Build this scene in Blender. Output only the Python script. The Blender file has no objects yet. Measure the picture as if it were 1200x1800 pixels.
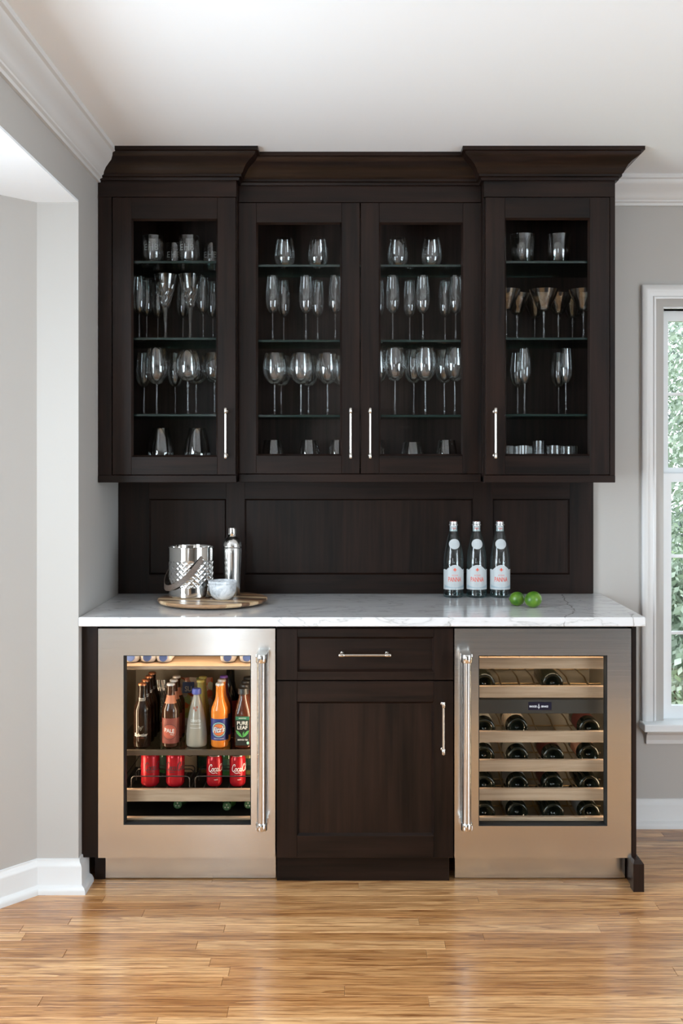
import bpy, bmesh, math, random
from mathutils import Vector, noise as mnoise
R = math.radians
PI = math.pi
random.seed(7)
scene = bpy.context.scene
COL = scene.collection

# ------------------------------------------------------------------ camera
CAM_H = 1.475          # eye height
FPX = 1913.0           # focal length in pixels of the 1200 x 1800 frame
cam_d = bpy.data.cameras.new('camera')
cam_d.sensor_fit = 'AUTO'
cam_d.sensor_width = 36.0
cam_d.lens = FPX / 1800.0 * 36.0
cam_d.shift_x = -12.0 / 1800.0
cam_d.shift_y = -94.0 / 1800.0
cam_d.clip_start = 0.05
cam = bpy.data.objects.new('camera', cam_d)
COL.objects.link(cam)
cam.location = (0, 0, CAM_H)
cam.rotation_euler = (R(90), 0, 0)
scene.camera = cam

# ------------------------------------------------------------------ view, world, daylight
vs = scene.view_settings
vs.view_transform = 'Standard'
vs.look = 'None'
vs.exposure = 0.0
vs.gamma = 1.0
vs.use_curve_mapping = False
cy = scene.cycles
cy.max_bounces = 12
cy.diffuse_bounces = 5
cy.glossy_bounces = 6
cy.transmission_bounces = 8
cy.transparent_max_bounces = 64
cy.use_adaptive_sampling = False
cy.sample_clamp_indirect = 4.0
cy.caustics_reflective = False
cy.caustics_refractive = False

world = bpy.data.worlds.new('overcast_sky')
scene.world = world
world.use_nodes = True
bg = world.node_tree.nodes['Background']
bg.inputs['Color'].default_value = (0.86, 0.93, 1.0, 1)
bg.inputs['Strength'].default_value = 4.2

def area_light(name, loc, rot, sx, sy, energy, color):
    d = bpy.data.lights.new(name, 'AREA')
    d.shape = 'RECTANGLE'; d.size = sx; d.size_y = sy
    d.energy = energy; d.color = color
    o = bpy.data.objects.new(name, d); COL.objects.link(o)
    o.location = loc; o.rotation_euler = rot
    return o
# daylight standing in the window openings of the bay (left) and of an unseen right-wall window added for fill
area_light('bay_window_daylight', (-1.85, 1.95, 1.36), (R(76), 0, R(-90)), 1.7, 1.5, 104, (0.78, 0.905, 1.0))
area_light('added_right_fill', (3.47, 0.35, 1.20), (R(90), 0, R(90)), 2.7, 2.0, 104, (0.78, 0.905, 1.0))
area_light('rear_window_daylight', (-2.1, -6.07, 1.20), (R(90), 0, 0), 1.6, 2.0, 45, (0.80, 0.93, 1.0))
por = area_light('window_portal', (1.70, 4.52, 1.30), (R(-90), 0, 0), 0.95, 1.75, 1, (1, 1, 1))
por.data.cycles.is_portal = True

# ------------------------------------------------------------------ helpers
def PX(x, d): return (x - 612.0) * d / FPX
def PZ(y, d): return CAM_H - (y - 806.0) * d / FPX

def tag(o, label=None, cat=None, group=None, kind=None):
    if label: o['label'] = label
    if cat: o['category'] = cat
    if group: o['group'] = group
    if kind: o['kind'] = kind
    return o

def thing(name, loc, label, cat, group=None, kind=None, rz=0.0):
    o = bpy.data.objects.new(name, None); COL.objects.link(o)
    o.empty_display_size = 0.05
    o.location = loc; o.rotation_euler = (0, 0, rz)
    return tag(o, label, cat, group, kind)

def wloc(o):
    v = Vector((0, 0, 0))
    while o is not None:
        v += o.location; o = o.parent
    return v

def copy_tree(o, parent=None):
    c = o.copy(); COL.objects.link(c); c.parent = parent
    for ch in o.children: copy_tree(ch, c)
    return c

class MB:
    def __init__(s): s.v = []; s.f = []
    def add(s, vs, fs):
        n = len(s.v); s.v.extend([tuple(p) for p in vs])
        s.f.extend([tuple(i + n for i in f) for f in fs]); return s
    def box(s, x0, x1, y0, y1, z0, z1, b=0.0):
        if b <= 0:
            vs = [(x, y, z) for x in (x0, x1) for y in (y0, y1) for z in (z0, z1)]
            return s.add(vs, [(0,1,3,2),(4,6,7,5),(0,4,5,1),(2,3,7,6),(0,2,6,4),(1,5,7,3)])
        X = (x0, x1); Y = (y0, y1); Z = (z0, z1); vs = []; id_ = {}
        for i in (0,1):
            for j in (0,1):
                for k in (0,1):
                    xi = X[i] + (b if i == 0 else -b); yi = Y[j] + (b if j == 0 else -b); zi = Z[k] + (b if k == 0 else -b)
                    id_[(i,j,k,0)] = len(vs); vs.append((X[i], yi, zi))
                    id_[(i,j,k,1)] = len(vs); vs.append((xi, Y[j], zi))
                    id_[(i,j,k,2)] = len(vs); vs.append((xi, yi, Z[k]))
        fs = []
        for i in (0,1):
            fs.append([id_[(i,j,k,0)] for j,k in ((0,0),(1,0),(1,1),(0,1))])
            fs.append([id_[(j,i,k,1)] for j,k in ((0,0),(1,0),(1,1),(0,1))])
            fs.append([id_[(j,k,i,2)] for j,k in ((0,0),(1,0),(1,1),(0,1))])
        for i in (0,1):
            for j in (0,1):
                fs.append([id_[(i,j,0,0)], id_[(i,j,1,0)], id_[(i,j,1,1)], id_[(i,j,0,1)]])
                fs.append([id_[(i,0,j,0)], id_[(i,1,j,0)], id_[(i,1,j,2)], id_[(i,0,j,2)]])
                fs.append([id_[(0,i,j,1)], id_[(1,i,j,1)], id_[(1,i,j,2)], id_[(0,i,j,2)]])
                for k in (0,1):
                    fs.append([id_[(i,j,k,0)], id_[(i,j,k,1)], id_[(i,j,k,2)]])
        return s.add(vs, fs)
    def lathe(s, prof, c=(0,0,0), seg=24, axis='Z', rot=0.0):
        vs = []; rows = []
        for r, z in prof:
            if r < 1e-6:
                rows.append([len(vs)]); vs.append((0, 0, z))
            else:
                row = []
                for i in range(seg):
                    a = 2*PI*i/seg + rot
                    row.append(len(vs)); vs.append((r*math.cos(a), r*math.sin(a), z))
                rows.append(row)
        fs = []
        for a, b in zip(rows, rows[1:]):
            if len(a) == 1 and len(b) == 1: continue
            for i in range(seg):
                j = (i+1) % seg
                if len(a) == 1: fs.append((a[0], b[i], b[j]))
                elif len(b) == 1: fs.append((a[i], a[j], b[0]))
                else: fs.append((a[i], a[j], b[j], b[i]))
        if axis == 'Y': vs = [(x, z, -y) for x, y, z in vs]
        elif axis == '-Y': vs = [(x, -z, y) for x, y, z in vs]
        elif axis == 'X': vs = [(z, x, y) for x, y, z in vs]
        return s.add([(x+c[0], y+c[1], z+c[2]) for x, y, z in vs], fs)
    def tube(s, pts, r, seg=8, closed=False):
        pts = [Vector(p) for p in pts]; n = len(pts); vs = []; fs = []
        rr = r if isinstance(r, (list, tuple)) else [r]*n
        ref = None
        for i in range(n):
            if closed: t = pts[(i+1) % n] - pts[i-1]
            else: t = pts[min(i+1, n-1)] - pts[max(i-1, 0)]
            t.normalize()
            if ref is None:
                ref = Vector((0,0,1)) if abs(t.z) < 0.9 else Vector((1,0,0))
            u = (ref - t*ref.dot(t)).normalized(); ref = u; w = t.cross(u)
            for k in range(seg):
                a = 2*PI*k/seg
                vs.append(pts[i] + (u*math.cos(a) + w*math.sin(a))*rr[i])
        m = n if closed else n-1
        for i in range(m):
            i2 = (i+1) % n
            for k in range(seg):
                k2 = (k+1) % seg
                fs.append((i*seg+k, i*seg+k2, i2*seg+k2, i2*seg+k))
        if not closed:
            fs.append(tuple(range(seg))[::-1]); fs.append(tuple((n-1)*seg+k for k in range(seg)))
        return s.add(vs, fs)
    def sweep(s, prof, path, z, side=1):
        """prof: (out, up) closed profile; path: plan points; out = to the right of travel * side"""
        n = len(path); P = [Vector((p[0], p[1], 0)) for p in path]; vs = []; fs = []
        m = len(prof)
        for i in range(n):
            def nrm(a, b):
                t = (b - a).normalized(); return Vector((t.y, -t.x, 0))*side
            if i == 0: o = nrm(P[0], P[1])
            elif i == n-1: o = nrm(P[-2], P[-1])
            else:
                a = nrm(P[i-1], P[i]); b = nrm(P[i], P[i+1])
                o = (a+b); o = o / max(o.length_squared, 1e-6) * 2.0
            for out, up in prof:
                q = P[i] + o*out; vs.append((q.x, q.y, z+up))
        for i in range(n-1):
            for k in range(m):
                k2 = (k+1) % m
                fs.append((i*m+k, i*m+k2, (i+1)*m+k2, (i+1)*m+k))
        fs.append(tuple(range(m))); fs.append(tuple((n-1)*m+k for k in range(m))[::-1])
        return s.add(vs, fs)
    def sweep_rows(s, prof, path, z, i0, i1):
        full = MB().sweep(prof, path, z, 1); m = len(prof)
        vs = full.v[i0*m:(i1+1)*m]; n = i1-i0+1; fs = []
        for i in range(n-1):
            for k in range(m): k2 = (k+1) % m; fs.append((i*m+k, i*m+k2, (i+1)*m+k2, (i+1)*m+k))
        fs.append(tuple(range(m))); fs.append(tuple((n-1)*m+k for k in range(m))[::-1])
        return s.add(vs, fs)
    def prism(s, pts, axis, a0, a1):
        """closed outline extruded along axis; pts in the two other axes in xyz order"""
        def P(p, a):
            if axis == 'X': return (a, p[0], p[1])
            if axis == 'Y': return (p[0], a, p[1])
            return (p[0], p[1], a)
        n = len(pts); vs = [P(p, a0) for p in pts] + [P(p, a1) for p in pts]
        fs = [tuple(range(n))[::-1], tuple(range(n, 2*n))]
        fs += [(i, (i+1) % n, n+(i+1) % n, n+i) for i in range(n)]
        return s.add(vs, fs)
    def frame(s, o, i, y0, y1):
        """rectangular ring in XZ: o, i = (x0,x1,z0,z1); y0 front, y1 back"""
        def c(r, y): return [(r[0], y, r[2]), (r[1], y, r[2]), (r[1], y, r[3]), (r[0], y, r[3])]
        vs = c(o, y0)+c(i, y0)+c(o, y1)+c(i, y1); fs = []
        for k in range(4):
            j = (k+1) % 4
            fs += [(k, j, 4+j, 4+k), (8+k, 12+k, 12+j, 8+j), (k, 8+k, 8+j, j), (4+k, 4+j, 12+j, 12+k)]
        return s.add(vs, fs)
    def bead(s, o, i, yo, yi):
        """sloped moulding between an outer and an inner rectangle"""
        def c(r, y): return [(r[0], y, r[2]), (r[1], y, r[2]), (r[1], y, r[3]), (r[0], y, r[3])]
        vs = c(o, yo)+c(i, yi)+c(o, yi+0.0005); fs = []
        for k in range(4):
            j = (k+1) % 4
            fs += [(k, j, 4+j, 4+k), (8+k, 4+k, 4+j, 8+j), (k, 8+k, 8+j, j)]
        return s.add(vs, fs)
    def build(s, name, mat, parent=None, smooth=None, world=True, recalc=True):
        me = bpy.data.meshes.new(name)
        off = wloc(parent) if (parent is not None and world) else Vector((0, 0, 0))
        me.from_pydata([(v[0]-off.x, v[1]-off.y, v[2]-off.z) for v in s.v], [], s.f)
        if recalc:
            bm = bmesh.new(); bm.from_mesh(me)
            bmesh.ops.recalc_face_normals(bm, faces=bm.faces)
            bm.to_mesh(me); bm.free()
        if smooth is not None:
            me.polygons.foreach_set('use_smooth', [True]*len(me.polygons))
            if smooth < 180: me.set_sharp_from_angle(angle=R(smooth))
        me.materials.append(mat)
        o = bpy.data.objects.new(name, me); COL.objects.link(o)
        if parent is not None: o.parent = parent
        return o

def struct(name, mb, mat, label, cat, parent=None, smooth=None):
    o = mb.build(name, mat, parent, smooth)
    return tag(o, label, cat, None, 'structure')

def smooth_path(pts, n=6, closed=False):
    """Catmull-Rom"""
    P = [Vector(p) for p in pts]; out = []
    m = len(P)
    rng = range(m) if closed else range(m-1)
    for i in rng:
        p0 = P[(i-1) % m] if (closed or i > 0) else P[0]
        p1 = P[i]; p2 = P[(i+1) % m]
        p3 = P[(i+2) % m] if (closed or i+2 < m) else P[-1]
        for k in range(n):
            t = k/n
            out.append(0.5*((2*p1) + (p2-p0)*t + (2*p0-5*p1+4*p2-p3)*t*t + (3*p1-p0-3*p2+p3)*t*t*t))
    if not closed: out.append(P[-1])
    return out

def text2d(body, width=None, height=None, shear=0.0, bold=0.0, spacing=1.0):
    """built-in font as flat mesh: vertices centred in x and z, faces"""
    cu = bpy.data.curves.new('t', 'FONT'); cu.body = body; cu.size = 1.0
    cu.align_x = 'CENTER'; cu.shear = shear; cu.offset = bold; cu.resolution_u = 3; cu.space_character = spacing
    o = bpy.data.objects.new('t', cu); COL.objects.link(o)
    dg = bpy.context.evaluated_depsgraph_get()
    me = bpy.data.meshes.new_from_object(o.evaluated_get(dg))
    vs = [(v.co.x, v.co.y) for v in me.vertices]; fs = [tuple(p.vertices) for p in me.polygons]
    bpy.data.objects.remove(o); bpy.data.curves.remove(cu); bpy.data.meshes.remove(me)
    x0 = min(v[0] for v in vs); x1 = max(v[0] for v in vs); y0 = min(v[1] for v in vs); y1 = max(v[1] for v in vs)
    sx = (width/(x1-x0)) if width else None
    sy = (height/(y1-y0)) if height else None
    if sx is None: sx = sy
    if sy is None: sy = sx
    return [((x-(x0+x1)/2)*sx, (y-(y0+y1)/2)*sy) for x, y in vs], fs

def ribbon2d(pts, w):
    """flat stroke of width w (number or list) along 2-D points"""
    P = [Vector((p[0], p[1])) for p in pts]; n = len(P); vs = []; fs = []
    ww = w if isinstance(w, list) else [w]*n
    for i in range(n):
        t = (P[min(i+1, n-1)] - P[max(i-1, 0)])
        if t.length < 1e-9: t = Vector((1, 0))
        t.normalize(); nn = Vector((-t.y, t.x))*ww[i]*0.5
        vs += [tuple(P[i]+nn), tuple(P[i]-nn)]
    for i in range(n-1): fs.append((2*i, 2*i+1, 2*i+3, 2*i+2))
    return vs, fs

def disc2d(r, cx=0, cz=0, n=28, r2=None, sy=1.0):
    if r2 is None:
        return [(cx+r*math.cos(2*PI*i/n), cz+sy*r*math.sin(2*PI*i/n)) for i in range(n)], [tuple(range(n))]
    vs = []; fs = []
    for i in range(n):
        a = 2*PI*i/n
        vs += [(cx+r*math.cos(a), cz+sy*r*math.sin(a)), (cx+r2*math.cos(a), cz+sy*r2*math.sin(a))]
    for i in range(n):
        j = (i+1) % n; fs.append((2*i, 2*j, 2*j+1, 2*i+1))
    return vs, fs

def wrap(mb, vf, rf, dx=0.0, dz=0.0, eps=0.0005, turn=0.0, split=0.004):
    """lay flat art on a turned surface facing -Y; rf(z) is the radius there"""
    vs, fs = vf
    bm = bmesh.new()
    bv = [bm.verts.new((v[0], 0, v[1])) for v in vs]
    for f in fs:
        try: bm.faces.new([bv[i] for i in f])
        except ValueError: pass
    bmesh.ops.triangulate(bm, faces=bm.faces)
    for _ in range(5):
        e = [e for e in bm.edges if abs(e.verts[0].co.x-e.verts[1].co.x) > split]
        if not e: break
        bmesh.ops.subdivide_edges(bm, edges=e, cuts=1)
        bmesh.ops.triangulate(bm, faces=bm.faces)
    bm.verts.index_update()
    out = []
    for v in bm.verts:
        z = v.co.z + dz; r = rf(z) + eps; a = (v.co.x + dx)/max(rf(z), 1e-4) + turn
        out.append((r*math.sin(a), -r*math.cos(a), z))
    fs2 = [tuple(v.index for v in f.verts) for f in bm.faces]
    bm.free()
    return mb.add(out, fs2)

def flat(mb, vf, x, y, z, facing=-1):
    """flat art standing in a plane y = const"""
    vs, fs = vf
    return mb.add([(x+v[0], y, z+v[1]) for v in vs], fs)

def prof_r(prof):
    """radius of an outer profile at height z"""
    pr = [p for p in prof]
    def f(z):
        for (r0, z0), (r1, z1) in zip(pr, pr[1:]):
            if min(z0, z1) <= z <= max(z0, z1) and abs(z1-z0) > 1e-9:
                t = (z-z0)/(z1-z0); return r0+(r1-r0)*t
        return pr[0][0] if z < pr[0][1] else pr[-1][0]
    return f

# ------------------------------------------------------------------ materials
def new_mat(name):
    m = bpy.data.materials.new(name); m.use_nodes = True
    nt = m.node_tree
    return m, nt, nt.nodes['Principled BSDF']
def nd(nt, typ, **kw):
    n = nt.nodes.new(typ)
    for k, v in kw.items(): setattr(n, k, v)
    return n
def setp(b, color=None, rough=None, metal=None, spec=None, coat=None, coat_rough=None, trans=None, ior=None, alpha=None):
    if color is not None: b.inputs['Base Color'].default_value = (*color, 1)
    if rough is not None: b.inputs['Roughness'].default_value = rough
    if metal is not None: b.inputs['Metallic'].default_value = metal
    if spec is not None: b.inputs['Specular IOR Level'].default_value = spec
    if coat is not None: b.inputs['Coat Weight'].default_value = coat
    if coat_rough is not None: b.inputs['Coat Roughness'].default_value = coat_rough
    if trans is not None: b.inputs['Transmission Weight'].default_value = trans
    if ior is not None: b.inputs['IOR'].default_value = ior
def ramp(nt, fac, stops):
    n = nd(nt, 'ShaderNodeValToRGB'); e = n.color_ramp.elements
    while len(e) < len(stops): e.new(0.5)
    for el, (p, c) in zip(e, stops): el.position = p; el.color = (*c, 1) if len(c) == 3 else c
    nt.links.new(fac, n.inputs['Fac']); return n.outputs['Color']
def coords(nt, scale=(1,1,1), rnd=0.0, space='Object'):
    tc = nd(nt, 'ShaderNodeTexCoord'); src = tc.outputs[space]
    if rnd:
        oi = nd(nt, 'ShaderNodeObjectInfo'); mu = nd(nt, 'ShaderNodeVectorMath', operation='SCALE')
        cx = nd(nt, 'ShaderNodeCombineXYZ')
        for i in range(3): nt.links.new(oi.outputs['Random'], cx.inputs[i])
        nt.links.new(cx.outputs[0], mu.inputs[0]); mu.inputs['Scale'].default_value = rnd
        ad = nd(nt, 'ShaderNodeVectorMath', operation='ADD')
        nt.links.new(src, ad.inputs[0]); nt.links.new(mu.outputs[0], ad.inputs[1]); src = ad.outputs[0]
    mp = nd(nt, 'ShaderNodeMapping'); mp.inputs['Scale'].default_value = scale
    nt.links.new(src, mp.inputs['Vector']); return mp.outputs['Vector']
def noise(nt, vec, scale=1.0, detail=4.0, rough=0.55, dist=0.0):
    n = nd(nt, 'ShaderNodeTexNoise'); n.inputs['Scale'].default_value = scale
    n.inputs['Detail'].default_value = detail; n.inputs['Roughness'].default_value = rough
    n.inputs['Distortion'].default_value = dist
    nt.links.new(vec, n.inputs['Vector']); return n.outputs['Fac']
def mixc(nt, fac, a, b, mode='MIX'):
    n = nd(nt, 'ShaderNodeMix', data_type='RGBA', blend_type=mode)
    for sock, v in ((n.inputs[0], fac), (n.inputs[6], a), (n.inputs[7], b)):
        if hasattr(v, 'links'): nt.links.new(v, sock)
        elif isinstance(v, (int, float)): sock.default_value = v
        else: sock.default_value = (*v, 1)
    return n.outputs[2]
def math_(nt, op, a, b=None, clamp=False):
    n = nd(nt, 'ShaderNodeMath', operation=op, use_clamp=clamp)
    for i, v in enumerate((a, b)):
        if v is None: continue
        if hasattr(v, 'links'): nt.links.new(v, n.inputs[i])
        else: n.inputs[i].default_value = v
    return n.outputs[0]
def bump(nt, b, height, strength=0.2, dist=0.002):
    n = nd(nt, 'ShaderNodeBump'); n.inputs['Strength'].default_value = strength; n.inputs['Distance'].default_value = dist
    nt.links.new(height, n.inputs['Height']); nt.links.new(n.outputs[0], b.inputs['Normal'])

def plain(name, color, rough=0.5, metal=0.0, **kw):
    m, nt, b = new_mat(name); setp(b, color, rough, metal, **kw); return m
def paint(name, color, rough=0.55):
    m, nt, b = new_mat(name); setp(b, color, rough)
    v = coords(nt, (1,1,1)); f = noise(nt, v, 1.5, 2)
    r = math_(nt, 'ADD', math_(nt, 'MULTIPLY', f, 0.1), rough-0.05); nt.links.new(r, b.inputs['Roughness']); return m
def dark_wood(name, axis, lo=(0.0035,0.0019,0.0014), hi=(0.019,0.0090,0.0060), rough=0.31):
    m, nt, b = new_mat(name)
    sc = {'Z': (55, 55, 2.2), 'X': (2.2, 55, 55), 'Y': (55, 2.2, 55)}[axis]
    bl = {'Z': (7, 7, 1.6), 'X': (1.6, 7, 7), 'Y': (7, 1.6, 7)}[axis]
    v = coords(nt, sc, 9.0); g = noise(nt, v, 1.0, 6, 0.6, 0.6)
    v2 = coords(nt, bl, 5.0); h = noise(nt, v2, 1.0, 3, 0.5, 1.0)
    f = math_(nt, 'ADD', math_(nt, 'MULTIPLY', g, 0.55), math_(nt, 'MULTIPLY', h, 0.45))
    c = ramp(nt, f, [(0.36, lo), (0.64, hi)])
    nt.links.new(c, b.inputs['Base Color'])
    setp(b, None, rough, 0, spec=0.25)
    bump(nt, b, g, 0.08, 0.0008); return m
def light_wood(name, axis, lo, hi, rough=0.45, scale=1.0):
    m, nt, b = new_mat(name)
    sc = {'Z': (70, 70, 3), 'X': (3, 70, 70), 'Y': (70, 3, 70)}[axis]
    v = coords(nt, tuple(q*scale for q in sc), 9.0); g = noise(nt, v, 1.0, 6, 0.6, 0.8)
    c = ramp(nt, g, [(0.3, lo), (0.7, hi)])
    nt.links.new(c, b.inputs['Base Color']); setp(b, None, rough)
    bump(nt, b, g, 0.08, 0.0006); return m
def clear_glass(name, tint=(0.97,0.98,0.98), edge=(0.72,0.76,0.76), base=0.045, rough=0.0, power=5.0, gain=1.0, edge_pow=2.5):
    """thin-walled glass: see-through with Fresnel reflection, edges take the body colour"""
    m = bpy.data.materials.new(name); m.use_nodes = True; nt = m.node_tree
    nt.nodes.remove(nt.nodes['Principled BSDF']); out = nt.nodes['Material Output']
    lw = nd(nt, 'ShaderNodeLayerWeight'); lw.inputs['Blend'].default_value = 0.5
    fr = math_(nt, 'POWER', lw.outputs['Facing'], power)
    fac = math_(nt, 'ADD', math_(nt, 'MULTIPLY', fr, (1-base)*gain), base, clamp=True)
    col = mixc(nt, math_(nt, 'POWER', lw.outputs['Facing'], edge_pow), tint, edge)
    tr = nd(nt, 'ShaderNodeBsdfTransparent'); nt.links.new(col, tr.inputs['Color'])
    gl = nd(nt, 'ShaderNodeBsdfGlossy'); gl.inputs['Roughness'].default_value = rough
    gl.inputs['Color'].default_value = (1, 1, 1, 1)
    mx = nd(nt, 'ShaderNodeMixShader'); nt.links.new(fac, mx.inputs[0])
    nt.links.new(tr.outputs[0], mx.inputs[1]); nt.links.new(gl.outputs[0], mx.inputs[2])
    nt.links.new(mx.outputs[0], out.inputs['Surface']); return m
def brushed(name, color, rough=0.26, aniso=0.75, tan='X'):
    m, nt, b = new_mat(name); setp(b, color, rough, 1.0)
    v = coords(nt, (2, 2, 500)); g = noise(nt, v, 1.0, 3, 0.6)
    r = math_(nt, 'ADD', math_(nt, 'MULTIPLY', g, 0.12), rough-0.06)
    nt.links.new(r, b.inputs['Roughness'])
    b.inputs['Anisotropic'].default_value = aniso
    t = nd(nt, 'ShaderNodeTangent', direction_type='RADIAL', axis=tan)
    nt.links.new(t.outputs[0], b.inputs['Tangent']); return m
def emitter(name, color, strength):
    m, nt, b = new_mat(name); setp(b, (0, 0, 0), 0.5)
    b.inputs['Emission Color'].default_value = (*color, 1); b.inputs['Emission Strength'].default_value = strength; return m

LED_E = 1.7
M = {}
M['wall'] = paint('greige_wall_paint', (0.455, 0.438, 0.415))
M['ceiling'] = paint('white_ceiling_paint', (0.87, 0.90, 0.93), 0.7)
M['trim'] = paint('white_trim_paint', (0.68, 0.68, 0.675), 0.35)
M['trim_skylit'] = paint('white_trim_skylit', (0.84, 0.87, 0.89), 0.35)  # the white trim again, with sky glow at the window put into its colour
M['woodZ'] = dark_wood('espresso_wood_vertical', 'Z')
M['woodX'] = dark_wood('espresso_wood_horizontal', 'X')
M['woodIn'] = dark_wood('espresso_wood_lit_interior', 'Z', (0.011,0.0066,0.0052), (0.036,0.021,0.016), 0.5)  # paler than the outer wood: light inside the cabinets put into the colour
M['steel'] = brushed('brushed_stainless', (0.79, 0.80, 0.795), 0.20, 0.6)
M['steel_bar'] = brushed('brushed_stainless_bar', (0.70, 0.69, 0.68), 0.2, 0.5, 'Z')
M['chrome'] = plain('polished_steel', (0.80, 0.79, 0.77), 0.04, 1.0)
M['nickel'] = plain('polished_nickel', (0.62, 0.585, 0.535), 0.16, 1.0)
M['satin'] = plain('satin_shaker_steel', (0.68, 0.675, 0.66), 0.2, 1.0)
M['black'] = plain('black_gasket', (0.006, 0.006, 0.006), 0.75)
M['blackwall'] = plain('dark_liner', (0.012, 0.011, 0.010), 0.5)
M['glass'] = clear_glass('clear_glassware', (0.985, 0.99, 0.99), (0.84, 0.87, 0.87), 0.062, 0.0, 2.1)
M['pane'] = clear_glass('door_pane_glass', (0.97, 0.975, 0.975), (0.8, 0.85, 0.84), 0.0)
M['fridgepane'] = clear_glass('fridge_pane_glass', (0.90, 0.91, 0.90), (0.7, 0.75, 0.72), 0.0)
M['shelfglass'] = clear_glass('shelf_glass', (0.93, 0.96, 0.95), (0.25, 0.45, 0.40), 0.06, 0.0, 5.0, 0.6, 2.0)
M['shelfedge'] = plain('shelf_glass_edge', (0.014, 0.026, 0.023), 0.12, spec=0.5)
M['windowpane'] = clear_glass('window_pane_glass', (0.96, 0.97, 0.97), (0.85, 0.9, 0.9), 0.04)
M['etch'] = plain('etched_glass', (0.42, 0.44, 0.44), 0.8)
M['etch'].node_tree.nodes['Principled BSDF'].inputs['Alpha'].default_value = 0.6
M['liner'] = plain('fridge_liner', (0.44, 0.39, 0.31), 0.45)
M['shelfwood'] = light_wood('cherry_shelf_front', 'X', (0.44, 0.29, 0.19), (0.64, 0.46, 0.33))
M['white'] = plain('white_plastic', (0.80, 0.79, 0.77), 0.35)
M['rod'] = plain('bronze_wire', (0.42, 0.30, 0.16), 0.3, 1.0)
M['darkwire'] = plain('dark_wire', (0.09, 0.08, 0.075), 0.35, 0.8)

def oak():
    m, nt, b = new_mat('oak_strip_flooring')
    oi = nd(nt, 'ShaderNodeObjectInfo')
    v = coords(nt, (1.1, 30, 1), 37.0)
    w = noise(nt, v, 1.0, 2, 0.45, 0.5)
    wv = math_(nt, 'FRACT', math_(nt, 'MULTIPLY', w, 6.0))
    v2 = coords(nt, (8, 170, 1), 61.0); p = noise(nt, v2, 1.0, 3, 0.65)
    v3 = coords(nt, (1.2, 9, 1), 17.0); q = noise(nt, v3, 1.0, 3, 0.5)
    base = ramp(nt, oi.outputs['Random'], [(0.0, (0.46, 0.215, 0.075)), (0.3, (0.58, 0.30, 0.120)), (0.6, (0.66, 0.36, 0.155)), (1.0, (0.78, 0.47, 0.23))])
    ring = ramp(nt, wv, [(0.0, (1, 1, 1)), (0.55, (0.97, 0.95, 0.93)), (0.84, (0.66, 0.55, 0.44)), (0.97, (0.48, 0.37, 0.28)), (1.0, (1, 1, 1))])
    pore = ramp(nt, p, [(0.36, (0.46, 0.36, 0.27)), (0.52, (1, 1, 1))])
    blot = ramp(nt, q, [(0.3, (0.86, 0.84, 0.81)), (0.7, (1.08, 1.07, 1.05))])
    c = mixc(nt, 0.9, base, ring, 'MULTIPLY'); c = mixc(nt, 0.9, c, pore, 'MULTIPLY'); c = mixc(nt, 1.0, c, blot, 'MULTIPLY')
    nt.links.new(c, b.inputs['Base Color'])
    setp(b, None, 0.30, 0, spec=0.5, coat=0.45, coat_rough=0.16)
    bump(nt, b, p, 0.05, 0.0006); return m
M['oak'] = oak()
def oak_far():
    m, nt, b = new_mat('oak_flooring_beyond')
    v = coords(nt, (1, 1, 1))
    br = nd(nt, 'ShaderNodeTexBrick'); br.offset = 0.37; br.inputs['Scale'].default_value = 1.0
    br.inputs['Brick Width'].default_value = 1.1; br.inputs['Row Height'].default_value = 0.0572; br.inputs['Mortar Size'].default_value = 0.0007
    br.inputs['Color1'].default_value = (0.52, 0.27, 0.11, 1); br.inputs['Color2'].default_value = (0.68, 0.40, 0.19, 1); br.inputs['Mortar'].default_value = (0.2, 0.1, 0.04, 1)
    nt.links.new(v, br.inputs['Vector']); nt.links.new(br.outputs['Color'], b.inputs['Base Color'])
    setp(b, None, 0.30, 0, coat=0.55, coat_rough=0.10); return m
M['oak_far'] = oak_far()

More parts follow.
